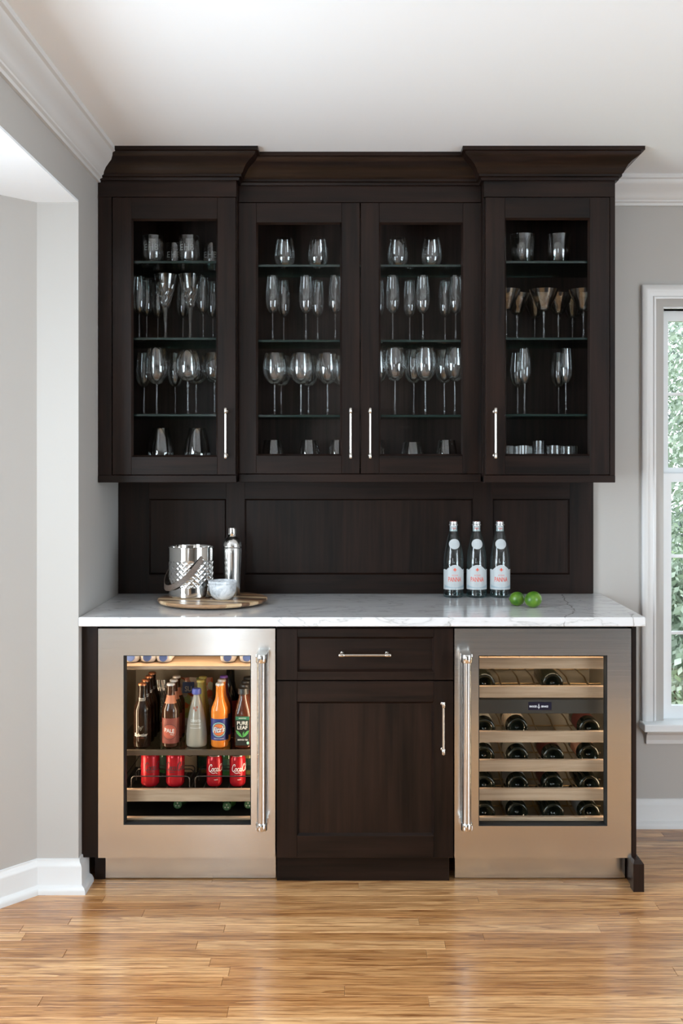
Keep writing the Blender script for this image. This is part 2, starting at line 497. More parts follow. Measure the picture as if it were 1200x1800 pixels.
def quartzite():
    m, nt, b = new_mat('white_quartzite')
    v = coords(nt, (1, 1, 1), 0, 'Object')
    n1 = nd(nt, 'ShaderNodeTexNoise'); n1.inputs['Scale'].default_value = 3.2; n1.inputs['Detail'].default_value = 5; n1.inputs['Distortion'].default_value = 1.6
    mp = nd(nt, 'ShaderNodeMapping'); mp.inputs['Rotation'].default_value = (0, 0, R(24)); mp.inputs['Scale'].default_value = (1.0, 2.6, 2.6)
    nt.links.new(v, mp.inputs['Vector']); nt.links.new(mp.outputs[0], n1.inputs['Vector'])
    d = math_(nt, 'ABSOLUTE', math_(nt, 'SUBTRACT', n1.outputs['Fac'], 0.5))
    vein = ramp(nt, d, [(0.0, (0.50, 0.51, 0.51)), (0.012, (0.66, 0.66, 0.66)), (0.05, (0.72, 0.72, 0.725))])
    n2 = noise(nt, v, 2.0, 3); cloud = ramp(nt, n2, [(0.3, (0.93, 0.93, 0.94)), (0.65, (1, 1, 1))])
    c = mixc(nt, 1.0, vein, cloud, 'MULTIPLY')
    # a few sharp grey-brown veins near the right end, in the slab's own x/y
    nw = nd(nt, 'ShaderNodeTexNoise'); nw.inputs['Scale'].default_value = 16; nw.inputs['Detail'].default_value = 3
    nt.links.new(v, nw.inputs['Vector'])
    off = nd(nt, 'ShaderNodeVectorMath', operation='MULTIPLY_ADD')
    nt.links.new(nw.outputs['Color'], off.inputs[0]); off.inputs[1].default_value = (0.05, 0.05, 0); 
    nt.links.new(v, off.inputs[2])
    flatv = nd(nt, 'ShaderNodeVectorMath', operation='MULTIPLY'); flatv.inputs[1].default_value = (1, 1, 0)
    nt.links.new(off.outputs[0], flatv.inputs[0])
    tot = None
    for (ax, ay, bx, by, w) in VEINS:
        L2 = (bx-ax)**2 + (by-ay)**2
        pa = nd(nt, 'ShaderNodeVectorMath', operation='SUBTRACT'); nt.links.new(flatv.outputs[0], pa.inputs[0]); pa.inputs[1].default_value = (ax+0.025, ay+0.025, 0)
        dt = nd(nt, 'ShaderNodeVectorMath', operation='DOT_PRODUCT'); nt.links.new(pa.outputs[0], dt.inputs[0]); dt.inputs[1].default_value = ((bx-ax)/L2, (by-ay)/L2, 0)
        cl = math_(nt, 'MAXIMUM', math_(nt, 'MINIMUM', dt.outputs['Value'], 1.0), 0.0)
        pr = nd(nt, 'ShaderNodeVectorMath', operation='SCALE'); pr.inputs[0].default_value = (bx-ax, by-ay, 0); nt.links.new(cl, pr.inputs['Scale'])
        df = nd(nt, 'ShaderNodeVectorMath', operation='DISTANCE'); nt.links.new(pa.outputs[0], df.inputs[0]); nt.links.new(pr.outputs[0], df.inputs[1])
        k = math_(nt, 'SUBTRACT', 1.0, math_(nt, 'DIVIDE', df.outputs['Value'], w), clamp=True)
        tot = k if tot is None else math_(nt, 'MAXIMUM', tot, k)
    c = mixc(nt, math_(nt, 'MULTIPLY', tot, 0.8), c, (0.20, 0.19, 0.165))
    nt.links.new(c, b.inputs['Base Color']); setp(b, None, 0.12, 0, spec=0.5)
    return m
VEINS = [(0.845, 4.32, 0.80, 3.86, 0.0035), (0.80, 3.86, 0.735, 3.70, 0.0035), (0.80, 3.86, 0.90, 3.71, 0.003),
         (0.69, 4.08, 0.80, 3.88, 0.002), (0.30, 3.74, 0.345, 3.70, 0.003), (0.985, 3.80, 0.97, 3.70, 0.003)]
M['quartz'] = quartzite()
def marble():
    m, nt, b = new_mat('grey_marble')
    v = coords(nt, (1, 1, 1)); n1 = noise(nt, v, 30, 6, 0.6, 1.5)
    c = ramp(nt, n1, [(0.30, (0.30, 0.33, 0.36)), (0.5, (0.62, 0.65, 0.68)), (0.7, (0.82, 0.84, 0.86))])
    nt.links.new(c, b.inputs['Base Color']); setp(b, None, 0.3); return m
M['marble'] = marble()
# ================================================================== THE ROOM
YW = 4.36; XL = -0.918; ZC = 2.596; YR = -6.0; XR = 3.4
BAYZ = 2.347; WEND = 3.705
# floor: strip oak, every board near the cabinets its own object
floor_ = struct('floor', MB().box(-3.3, XR+0.1, 1.86, YW+0.14, -0.05, -0.012).box(-3.3, XR+0.1, YR-0.1, 1.858, -0.05, -0.0002), M['oak_far'], 'honey oak strip wood floor with a glossy finish', 'floor')
row = 0; y1 = YW
rp = random.Random(11)
while y1 > 1.9:
    y0 = y1 - 0.0572
    x = -1.95 - rp.uniform(0, 0.9)
    while x < XR:
        L = rp.uniform(0.45, 1.55)
        x0 = max(x, -1.85); x1 = min(x+L, XR)
        if x1 - x0 > 0.08:
            cx = (x0+x1)/2; cyy = (y0+y1)/2
            hw = (x1-x0)/2; dz = rp.uniform(-0.0003, 0.0)
            mb = MB().box(-hw+0.0003, hw-0.0003, -0.0286+0.00035, 0.0286-0.00035, -0.011, 0.0, 0.0009)
            o = mb.build('plank', M['oak'], floor_, world=False)
            o.location = (cx, cyy, dz)
        x += L
    y1 = y0; row += 1

# back wall with the window opening
WX0, WX1, WZ0, WZ1 = 1.262, 2.138, 0.415, 2.085
mb = MB()
mb.box(XL-0.2, WX0, YW, YW+0.14, 0, ZC).box(WX1, XR+0.1, YW, YW+0.14, 0, ZC).box(WX0, WX1, YW, YW+0.14, 0, WZ0).box(WX0, WX1, YW, YW+0.14, WZ1, ZC)
struct('wall_back', mb, M['wall'], 'greige wall behind the bar cabinets and window', 'wall')
# left wall: short stub beside the cabinets and the header over the bay opening
mb = MB().box(XL-0.142, XL, WEND, YW, 0, ZC, 0.0).box(XL-0.142, XL, YR, WEND, BAYZ+0.008, ZC)
struct('wall_left', mb, M['wall'], 'greige left wall with wide opening to the bay', 'wall')
# bay: angled wall, outer wall with window opening, far return
ax, ay = XL-0.142, WEND; bx, by = -1.78, 2.865
def slab(mb, p, q, t, z0, z1):
    d = Vector((q[0]-p[0], q[1]-p[1])).normalized(); n = Vector((d.y, -d.x))*t
    pts = [p, q, (q[0]+n.x, q[1]+n.y), (p[0]+n.x, p[1]+n.y)]
    return mb.prism(pts, 'Z', z0, z1)
mb = MB(); slab(mb, (ax, ay), (bx, by), 0.10, 0, BAYZ)
mb.box(bx-0.1, bx, 0.3, 1.1, 0, BAYZ).box(bx-0.1, bx, 2.8, by+0.06, 0, BAYZ).box(bx-0.1, bx, 1.1, 2.8, 0, 0.6).box(bx-0.1, bx, 1.1, 2.8, 2.12, BAYZ)
mb.box(-3.2, XL, 0.25, 0.35, 0, BAYZ)
struct('wall_bay', mb, M['wall'], 'grey angled wall of the bay at the left edge', 'wall')
struct('ceiling_bay', MB().box(bx-0.1, XL-0.142, 0.25, WEND+0.1, BAYZ, BAYZ+0.1).box(XL-0.142, XL-0.0005, 0.25, WEND-0.0005, BAYZ, BAYZ+0.0078), M['ceiling'], 'low bright white ceiling over the bay', 'ceiling')
struct('ceiling', MB().box(-3.3, XR+0.1, YR-0.1, YW+0.14, ZC, ZC+0.1), M['ceiling'], 'smooth white ceiling above the bar', 'ceiling')
mb = MB().box(XR, XR+0.1, 1.75, YW, 0, ZC).box(XR, XR+0.1, YR, -1.05, 0, ZC).box(XR, XR+0.1, -1.05, 1.75, 0, 0.15).box(XR, XR+0.1, -1.05, 1.75, 2.25, ZC)
struct('wall_right', mb, M['wall'], 'greige right side wall with a wide added window opening', 'wall')
mb = MB().box(-3.3, -2.9, YR-0.1, YR, 0, ZC).box(-1.3, XR+0.1, YR-0.1, YR, 0, ZC).box(-2.9, -1.3, YR-0.1, YR, 0, 0.2).box(-2.9, -1.3, YR-0.1, YR, 2.2, ZC)
mb.box(-3.3, -3.2, YR, 0.35, 0, ZC)
struct('wall_front', mb, M['wall'], 'greige wall with a tall window behind the viewer', 'wall')
def bars(name, axis, a0, a1, z0, z1, c, na, nz, label):
    mb = MB(); t = 0.02
    def put(u0, u1, w0, w1, th=0.03):
        if axis == 'X': mb.box(u0, u1, c-th/2, c+th/2, w0, w1)
        else: mb.box(c-th/2, c+th/2, u0, u1, w0, w1)
    put(a0, a0+0.05, z0, z1); put(a1-0.05, a1, z0, z1); put(a0, a1, z0, z0+0.05); put(a0, a1, z1-0.05, z1)
    for i in range(1, na): u = a0+(a1-a0)*i/na; put(u-t/2, u+t/2, z0, z1, 0.02)
    for i in range(1, nz):
        w = z0+(z1-z0)*i/nz; h = 0.045 if i*2 == nz else t
        put(a0, a1, w-h/2, w+h/2, 0.024)
    struct(name, mb, M['trim'], label, 'window')
bars('window_2', 'Y', 1.1, 2.8, 0.6, 2.12, bx-0.005, 4, 4, 'white framed window in the bay')
bars('window_3', 'Y', -1.05, 1.75, 0.15, 2.25, XR+0.03, 4, 2, 'white framed window added in the unseen right wall')  # unseen window, added to let fill light in from the right
bars('window_4', 'X', -2.9, -1.3, 0.2, 2.2, YR-0.03, 3, 4, 'white framed tall window behind the viewer')

# crown mouldings of the room
CR = [(0, 0), (0.010, 0.0), (0.012, 0.010), (0.020, 0.014), (0.021, 0.020), (0.026, 0.024), (0.030, 0.034), (0.038, 0.048), (0.050, 0.060), (0.062, 0.070), (0.069, 0.080), (0.072, 0.090), (0.081, 0.094), (0.081, 0.110), (0, 0.110)]
struct('trim_1', MB().sweep(CR, [(XL, YR), (XL, 4.03)], ZC-0.110, 1), M['trim'], 'white crown moulding along the left wall', 'moulding', smooth=40)
struct('trim_2', MB().sweep(CR, [(0.98, YW), (XR, YW)], ZC-0.110, 1), M['trim'], 'white crown moulding on back wall right of the cabinets', 'moulding', smooth=40)
# baseboards
BB = [(0, 0), (0.030, 0), (0.029, 0.012), (0.024, 0.022), (0.016, 0.027), (0.014, 0.030), (0.014, 0.088), (0.011, 0.096), (0.006, 0.102), (0.005, 0.112), (0, 0.114)]
struct('baseboard_left', MB().sweep(BB, [(bx, by), (ax, ay), (XL, WEND), (XL, 3.80)], 0, 1), M['trim'], 'white baseboard wrapping the wall end left of the fridge', 'baseboard', smooth=40)
struct('baseboard_back', MB().sweep(BB, [(0.995, YW), (XR, YW)], 0, 1), M['trim'], 'white baseboard under the window', 'baseboard', smooth=40)

# ------------------------------------------------------------------ window on the right
win = thing('window_1', (1.70, YW, WZ0), 'white double hung window right of the bar with garden view', 'window', None, 'structure')
CAS = [(0, 0), (0, 0.016), (0.006, 0.020), (0.020, 0.020), (0.026, 0.016), (0.036, 0.014), (0.044, 0.012), (0.048, 0.015), (0.056, 0.013), (0.056, 0)]
def casing(mb, x0, x1, z0, z1):
    """three-sided mitred casing; profile (inward from outer edge, proud of wall)"""
    pts = [(x0, z0, 1, 0), (x0, z1, 1, -1), (x1, z1, -1, -1), (x1, z0, -1, 0)]
    vs = []; fs = []; m = len(CAS)
    for (x, z, dx, dz) in pts:
        for a, p in CAS: vs.append((x+dx*a, YW-p, z+dz*a))
    for i in range(3):
        for k in range(m):
            k2 = (k+1) % m; fs.append((i*m+k, i*m+k2, (i+1)*m+k2, (i+1)*m+k))
    fs.append(tuple(range(m))); fs.append(tuple(3*m+k for k in range(m)))
    return mb.add(vs, fs)
casing(MB(), 1.173, 2.227, 0.426, 2.169).build('casing', M['trim'], win, 35)
MB().box(1.165, 2.235, YW-0.075, YW+0.045, 0.396, 0.426, 0.003).build('window_sill', M['trim_skylit'], win)
MB().prism([(YW, 0.335), (YW-0.012, 0.335), (YW-0.012, 0.350), (YW-0.018, 0.372), (YW-0.030, 0.382), (YW-0.030, 0.396), (YW, 0.396)], 'X', 1.19, 2.21).build('apron', M['trim'], win)
mb = MB().frame((1.2285, 2.1715, 0.426, 2.113), (1.266, 2.134, 0.4265, 2.078), YW+0.012, YW+0.03)
mb.frame((1.2285, 2.1715, 0.424, 2.113), (1.262, 2.138, 0.4262, 2.085), YW+0.03, YW+0.14)
mb.build('window_frame', M['trim_skylit'], win)
def sash(zb, zt, y, gx0, gx1, gz0, gz1, sx0, sx1, muntz, cols):
    s_ = MB().frame((sx0, sx1, zb, zt), (gx0, gx1, gz0, gz1), y, y+0.03).build('sash', M['trim_skylit'], win)
    mb = MB(); w = 0.0065
    for z in muntz: mb.box(gx0, gx1, y+0.006, y+0.024, z-w, z+w, 0.002)
    for i in range(1, cols):
        x = gx0+(gx1-gx0)*i/cols; mb.box(x-w, x+w, y+0.007, y+0.023, gz0, gz1, 0.002)
    mb.build('muntin', M['trim_skylit'], s_)
    zs = [gz0]+sorted(muntz)+[gz1]
    for a, b2 in zip(zs, zs[1:]):
        for i in range(cols):
            xa = gx0+(gx1-gx0)*i/cols; xb = gx0+(gx1-gx0)*(i+1)/cols
            MB().box(xa, xb, y+0.013, y+0.017, a, b2).build('pane', M['windowpane'], s_)
sash(0.426, 1.415, YW+0.032, 1.303, 2.097, 0.477, 1.380, 1.268, 2.132, [0.770, 1.080], 3)
sash(1.385, 2.075, YW+0.066, 1.300, 2.100, 1.438, 2.033, 1.270, 2.130, [1.737], 3)

# ------------------------------------------------------------------ garden beyond the window
def leaf_mat(name, a, b_):
    m, nt, b = new_mat(name)
    g = nd(nt, 'ShaderNodeNewGeometry'); c = ramp(nt, g.outputs['Random Per Island'], [(0, a), (1, b_)])
    nt.links.new(c, b.inputs['Base Color']); setp(b, None, 0.6)
    b.inputs['Transmission Weight'].default_value = 0.0
    return m
M['leafA'] = leaf_mat('leaves_fresh', (0.22, 0.29, 0.21), (0.50, 0.57, 0.47))
M['leafB'] = leaf_mat('leaves_deep', (0.11, 0.15, 0.13), (0.36, 0.43, 0.37))
M['bark'] = plain('bark', (0.12, 0.08, 0.06), 0.9)
mg, ntg, bg_ = new_mat('lawn'); cg = ramp(ntg, noise(ntg, coords(ntg), 6, 5), [(0.3, (0.10, 0.20, 0.05)), (0.7, (0.26, 0.38, 0.13))]); ntg.links.new(cg, bg_.inputs['Base Color']); setp(bg_, None, 0.9)
struct('ground', MB().box(-6, 14, YW+0.15, 22, -0.35, -0.30), mg, 'green lawn outside the window', 'lawn')
def tree(name, x, y, h, r, mat, label, seed, n=16000, conic=False):
    rg = random.Random(seed)
    t = thing(name, (x, y, -0.3), label, 'tree', 'garden trees outside the window')
    pts = [(x, y, -0.3), (x+0.05, y, h*0.4), (x-0.04, y+0.05, h*0.85)]
    MB().tube(pts, [0.11, 0.08, 0.03], 8).build('trunk', M['bark'], t, 60)
    mb = MB()
    for _ in range(n):
        while True:
            u = [rg.uniform(-1, 1) for _ in range(3)]
            if sum(q*q for q in u) <= 1: break
        k = 0.55+0.45*mnoise.noise(Vector(u)*2.3+Vector((seed, 0, 0)))
        zz = (u[2]+1)/2
        rr = r*((1.05-zz) if conic else 1.0)
        cx = x+u[0]*rr*(0.8+k*0.5); cyy = y+u[1]*rr*(0.8+k*0.5); cz = -0.2+(0.04 if conic else 0.12)*h+zz*h*(0.95 if conic else 0.85)
        s = rg.uniform(0.014, 0.036); a = Vector((rg.gauss(0,1), rg.gauss(0,1), rg.gauss(0,1))).normalized()
        b2 = a.orthogonal().normalized(); c2 = a.cross(b2)
        p = Vector((cx, cyy, cz))
        mb.add([p-b2*s, p+c2*s*0.45, p+b2*s, p-c2*s*0.45], [(0, 1, 2, 3)])
    mb.build('crown', mat, t, recalc=False)
tree('garden_tree', 2.75, 7.6, 3.6, 0.85, M['leafA'], 'fresh green leafy tree nearest the window', 3)
tree('garden_tree', 3.55, 10.2, 4.6, 1.2, M['leafB'], 'deep green broad tree further out in the garden', 5, 24000)
tree('garden_tree', 1.0, 9.0, 4.2, 1.0, M['leafB'], 'dark conical evergreen on the left of the garden', 9, 16000, True)
tree('garden_tree', 6.3, 14.0, 5.2, 1.5, M['leafA'], 'large pale green tree at the back of the garden', 13, 24000)

def shrub(x, y, r, h, mat, label, seed):
    rg = random.Random(seed); t = thing('garden_shrub', (x, y, -0.3), label, 'shrub', 'garden shrubs outside the window')
    MB().tube([(x, y, -0.3), (x, y, h*0.3)], [0.03, 0.015], 6).build('stem', M['bark'], t, 60)
    mb = MB()
    for _ in range(4200):
        a = rg.uniform(0, 2*PI); q = math.sqrt(rg.random()); zz = rg.random()**0.9
        rr = r*q*(1.0-0.55*zz**2)
        p = Vector((x+rr*math.cos(a), y+rr*math.sin(a), -0.27+zz*h)); s = rg.uniform(0.018, 0.045)
        n_ = Vector((rg.gauss(0,1), rg.gauss(0,1), rg.gauss(0,1))).normalized(); b2 = n_.orthogonal().normalized(); c2 = n_.cross(b2)
        mb.add([p-b2*s, p+c2*s*0.5, p+b2*s, p-c2*s*0.5], [(0, 1, 2, 3)])
    mb.build('foliage', mat, t, recalc=False)
shrub(1.95, 6.5, 0.42, 1.1, M['leafA'], 'low pale green shrub nearest the window', 21)
shrub(2.95, 8.9, 0.62, 1.3, M['leafB'], 'rounded deep green shrub under the trees', 22)
shrub(4.4, 7.0, 0.5, 1.2, M['leafA'], 'pale green shrub on the right of the garden', 23)

# ================================================================== UPPER CABINETS
CRC = [(0, 0), (0.010, 0), (0.012, 0.009), (0.020, 0.012), (0.020, 0.020), (0.025, 0.024), (0.030, 0.036), (0.038, 0.050), (0.050, 0.062), (0.064, 0.071), (0.073, 0.079), (0.076, 0.088), (0.086, 0.090), (0.086, 0.1035), (0, 0.1035)]
YS, YC = 3.985, 4.06
xa, xb = -0.410, 0.496
CROWN_PATH = [(XL+0.002, YS), (xa, YS), (xa, YC), (xb, YC), (xb, YS), (0.977, YS), (0.977, 4.345)]
ZCAB0, ZCAB1 = 1.387, 2.492
YB = 4.345
SH_Z = (2.196, 1.913, 1.631)     # undersides of the glass shelves
SH_T = 0.008
ZFLOOR = 1.440
def bar_handle(mb, p0, p1, stand, r=0.0046):
    """bar between p0 and p1, with end sleeves and posts running +y by stand"""
    p0 = Vector(p0); p1 = Vector(p1); d = (p1-p0).normalized(); L = (p1-p0).length
    mb.tube([p0+d*0.002, p1-d*0.002], r, 12)
    for q, e in ((p0, d), (p1, -d)):
        mb.tube([q, q+e*0.002, q+e*0.019, q+e*0.0205], [r*1.1, r*1.38, r*1.38, r*1.05], 12)
        c = q+e*0.012
        mb.tube([c, c+Vector((0, stand-0.002, 0)), c+Vector((0, stand-0.0015, 0)), c+Vector((0, stand, 0))], [r*0.85, r*0.85, r*1.5, r*1.5], 10)
    return mb
def glass_door(cab, yf, x0, x1, z0, z1, g, hx, label=None):
    """g = (gx0, gx1, gz0, gz1) sight size of the pane"""
    gx0, gx1, gz0, gz1 = g; t = 0.021; b = 0.006
    d = MB().box(x0, gx0-b, yf, yf+t, z0, z1, 0.0012).build('door', M['woodZ'], cab)     # hinge stile carries the rest
    MB().box(gx1+b, x1, yf, yf+t, z0, z1, 0.0012).build('stile', M['woodZ'], d)
    MB().box(gx0-b, gx1+b, yf+0.0003, yf+t, gz1+b, z1, 0.0010).build('rail', M['woodX'], d)
    MB().box(gx0-b, gx1+b, yf+0.0003, yf+t, z0, gz0-b, 0.0010).build('rail', M['woodX'], d)
    MB().bead((gx0-b, gx1+b, gz0-b, gz1+b), (gx0, gx1, gz0, gz1), yf+0.001, yf+0.012).build('bead', M['woodZ'], d)
    MB().box(gx0-b, gx1+b, yf+0.013, yf+0.017, gz0-b, gz1+b).build('glass_pane', M['pane'], d)
    hd = bar_handle(MB(), (hx, yf-0.030, PZ(806, yf-0.03)), (hx, yf-0.030, PZ(717, yf-0.03)), 0.030).build('handle', M['nickel'], d, 50)
    tag(hd, 'slim polished nickel bar handle')
    if label: tag(d, label)
    return d
def upper_cabinet(label, x0, x1, yf, z_fr, z_db, left_st, right_st, crown_path):
    cab = thing('glass_front_cabinet', ((x0+x1)/2, YB, ZCAB0), label, 'cabinet', 'upper glass cabinets')
    t = 0.018; yi = yf+0.022
    MB().box(x0, x0+t, yi, YB, ZCAB0+0.002, ZCAB1).build('side_panel', M['woodZ'], cab)
    MB().box(x1-t, x1, yi, YB, ZCAB0+0.002, ZCAB1).build('side_panel', M['woodZ'], cab)
    MB().box(x0+t, x1-t, YB-0.008, YB, ZCAB0+0.02, ZCAB1).build('back_panel', M['woodIn'], cab)
    MB().box(x0+t, x1-t, yi, YB-0.008, z_fr, z_fr+0.018).build('top_panel', M['woodIn'], cab)
    MB().box(x0+t, x1-t, yi, YB-0.008, ZFLOOR-0.02, ZFLOOR).build('bottom_panel', M['woodIn'], cab)
    MB().box(x0, x1, yf+0.002, yf+0.022, z_fr, ZCAB1+0.002, 0.001).build('frieze', M['woodX'], cab)
    MB().box(x0, x1, yf-0.001, yi+0.02, ZCAB0, z_db, 0.0015).build('bottom_rail', M['woodX'], cab)
    MB().box(x0, x1, yi+0.02, YB, ZCAB0+0.004, ZCAB0+0.02).build('underside', M['woodX'], cab)
    if left_st: MB().box(x0, left_st, yf+0.004, yf+0.022, z_db, z_fr, 0.0008).build('face_stile', M['woodZ'], cab)
    if right_st: MB().box(right_st, x1, yf+0.002, yf+0.022, z_db, z_fr, 0.0008).build('face_stile', M['woodZ'], cab)
    MB().sweep_rows(CRC, CROWN_PATH, ZCAB1, *crown_path).build('crown_moulding', M['woodX'], cab, 40)
    for z in SH_Z:
        sh = MB().box(x0+t+0.001, x1-t-0.001, yi+0.010, YB-0.010, z, z+SH_T).build('shelf', M['shelfglass'], cab)
        MB().box(x0+t+0.001, x1-t-0.001, yi+0.0085, yi+0.0099, z, z+SH_T).build('shelf_edge', M['shelfedge'], sh)
        for xx, sg in ((x0+t, 1), (x1-t, -1)):
            for yy in (yi+0.05, YB-0.05):
                MB().lathe([(0, 0), (0.0035, 0), (0.0035, 0.009), (0, 0.009)] if sg > 0 else [(0, -0.009), (0.0035, -0.009), (0.0035, 0), (0, 0)], (xx, yy, z-0.0036), 10, 'X').build('shelf_pin', M['nickel'], sh)
    return cab
zfrS, zdbS = PZ(346, YS), PZ(835.5, YS)
zfrC, zdbC = PZ(355.5, YC), PZ(833.5, YC)
cabL = upper_cabinet('left espresso glass cabinet beside the greige wall', XL+0.002, xa, YS, zfrS, zdbS, PX(196, YS), None, (0, 2))
glass_door(cabL, YS, PX(197.5, YS), PX(414, YS), zdbS+0.002, zfrS-0.002, (PX(233.5, YS), PX(379, YS), PZ(800, YS), PZ(387.5, YS)), PX(396, YS-0.03))
cabC = upper_cabinet('wide recessed middle glass cabinet with two doors', xa+0.001, xb-0.001, YC, zfrC, zdbC, None, None, (2, 3))
glass_door(cabC, YC, PX(419, YC), PX(632, YC), zdbC+0.002, zfrC-0.002, (PX(453, YC), PX(597.5, YC), PZ(798, YC), PZ(394, YC)), PX(616, YC-0.03), 'left door of the middle cabinet')
glass_door(cabC, YC, PX(634, YC), PX(846, YC), zdbC+0.002, zfrC-0.002, (PX(669, YC), PX(810.5, YC), PZ(798, YC), PZ(394, YC)), PX(650.5, YC-0.03), 'right door of the middle cabinet')
cabR = upper_cabinet('right espresso glass cabinet nearest the window', xb, 0.977, YS, zfrS, zdbS, None, PX(1072, YS), (3, 6))
glass_door(cabR, YS, PX(853, YS), PX(1071, YS), zdbS+0.002, zfrS-0.002, (PX(890, YS), PX(1033.5, YS), PZ(798, YS), PZ(386, YS)), PX(871, YS-0.03))

# ================================================================== WALL PANELLING
YP = 4.340
pan = thing('wall_panelling', (0.03, YW, 0.936), 'dark espresso panelled backsplash between counter and upper cabinets', 'panelling')
zb0, zb1 = 0.9362, ZCAB0+0.003
def px_(x): return PX(x, YP)
zpt, zpb = PZ(877, YP), PZ(1010, YP)
xs = [(px_(262), px_(397)), (px_(430), px_(831)), (px_(866), px_(1001))]
for a, b_ in ((XL+0.001, xs[0][0]), (xs[0][1], xs[1][0]), (xs[1][1], xs[2][0]), (xs[2][1], 0.977)):
    MB().box(a, b_, YP, YW-0.001, zb0, zb1, 0.0008).build('stile', M['woodZ'], pan)
for a, b_ in xs:
    MB().box(a, b_, YP+0.0003, YW-0.001, zpt, zb1).build('rail', M['woodX'], pan)
    MB().box(a, b_, YP+0.0003, YW-0.001, zb0, zpb).build('rail', M['woodX'], pan)
    p_ = MB().box(a, b_, YP+0.010, YW-0.001, zpb, zpt).build('panel', M['woodZ'], pan)
    MB().bead((a, b_, zpb, zpt), (a+0.006, b_-0.006, zpb+0.006, zpt-0.006), YP+0.0012, YP+0.0098).build('bead', M['woodX'], p_)

# ================================================================== COUNTERTOP AND BASE UNITS
ZT = 0.935
YCF = 3.70
ct = MB().box(XL+0.001, 1.011, YCF, YW-0.001, 0.9035, ZT, 0.0025).build('countertop', M['quartz'])
tag(ct, 'white quartzite countertop with fine grey veins', 'countertop')
YD = 3.743
ZD0, ZD1 = PZ(1508, YD), PZ(1105, YD)
xe0 = PX(172, YD); xc0 = PX(484, YD); xc1 = PX(798, YD); xe1 = PX(1109.5, YD)
fl = MB().box(XL+0.001, xe0-0.002, YD+0.004, YD+0.03, ZD0, 0.9025, 0.0008)
flo = thing('filler_panel', (-0.89, YD+0.02, 0), 'narrow dark filler panel between wall and beverage fridge', 'panel')
fl.build('panel', M['woodZ'], flo)
MB().box(XL+0.03, xe0+0.0095, 3.815, 3.835, 0, ZD0-0.0005).build('toe_kick', M['woodX'], flo)
# end panel with its base block
ep = thing('end_panel', (0.98, YD+0.1, 0), 'dark end panel closing the right side of wine fridge', 'panel')
MB().box(xe1+0.002, 0.991, YD+0.003, YW-0.001, 0.0, 0.9025, 0.0008).build('panel', M['woodZ'], ep)
MB().box(0.9695, 1.006, 3.703, YD+0.0025, 0.0, 0.094, 0.0).add([(0.9695,3.703,0.094),(1.006,3.703,0.094),(1.006,YD+0.0025,0.094),(0.9695,YD+0.0025,0.094),(0.975,3.712,0.105),(0.998,3.712,0.105),(0.998,YD+0.0025,0.105),(0.975,YD+0.0025,0.105)],[(0,1,5,4),(1,2,6,5),(2,3,7,6),(3,0,4,7),(4,5,6,7),(3,2,1,0)]).build('base_block', M['woodZ'], ep)
MB().box(0.9912, 1.006, YD+0.003, YW-0.04, 0.0, 0.094, 0.001).build('base_trim', M['woodX'], ep)
# centre base unit
bc = thing('base_cabinet', ((xc0+xc1)/2, YD+0.2, 0), 'dark base cabinet with drawer and panel door between fridges', 'cabinet')
MB().box(xc0+0.002, xc1-0.002, YD+0.022, YW-0.01, ZD0, 0.9025).build('body', M['woodZ'], bc)
MB().box(xc0+0.001, xc1-0.012, 3.803, 3.825, 0.0, ZD0-0.001).build('toe_kick', M['woodX'], bc)
def panel_front(name, x0, x1, z0, z1, g):
    gx0, gx1, gz0, gz1 = g; b = 0.007; t = 0.021
    d = MB().box(x0, gx0-b, YD, YD+t, z0, z1, 0.0012).build(name, M['woodZ'], bc)
    MB().box(gx1+b, x1, YD, YD+t, z0, z1, 0.0012).build('stile', M['woodZ'], d)
    MB().box(gx0-b, gx1+b, YD+0.0003, YD+t, gz1+b, z1, 0.001).build('rail', M['woodX'], d)
    MB().box(gx0-b, gx1+b, YD+0.0003, YD+t, z0, gz0-b, 0.001).build('rail', M['woodX'], d)
    MB().bead((gx0-b, gx1+b, gz0-b, gz1+b), g, YD+0.001, YD+0.010).build('bead', M['woodX'], d)
    MB().box(gx0-b, gx1+b, YD+0.0102, YD+t, gz0-b, gz1+b).build('panel', M['woodZ'] if name == 'door' else M['woodX'], d)
    return d
xk0, xk1 = PX(486, YD), PX(796.5, YD)
dr = panel_front('drawer', xk0, xk1, PZ(1195.5, YD), ZD1, (PX(526, YD), PX(759, YD), PZ(1177, YD), PZ(1123.5, YD)))
do = panel_front('door', xk0, xk1, ZD0, PZ(1197.5, YD), (PX(525.5, YD), PX(758.5, YD), PZ(1465.5, YD), PZ(1237.5, YD)))
yh = YD-0.030
tag(bar_handle(MB(), (PX(595, yh), yh, PZ(1152, yh)), (PX(687, yh), yh, PZ(1152, yh)), 0.038).build('handle', M['nickel'], dr, 50), 'horizontal polished nickel bar handle')
tag(bar_handle(MB(), (PX(779, yh), yh, PZ(1327, yh)), (PX(779, yh), yh, PZ(1234, yh)), 0.030).build('handle', M['nickel'], do, 50), 'vertical polished nickel bar handle')

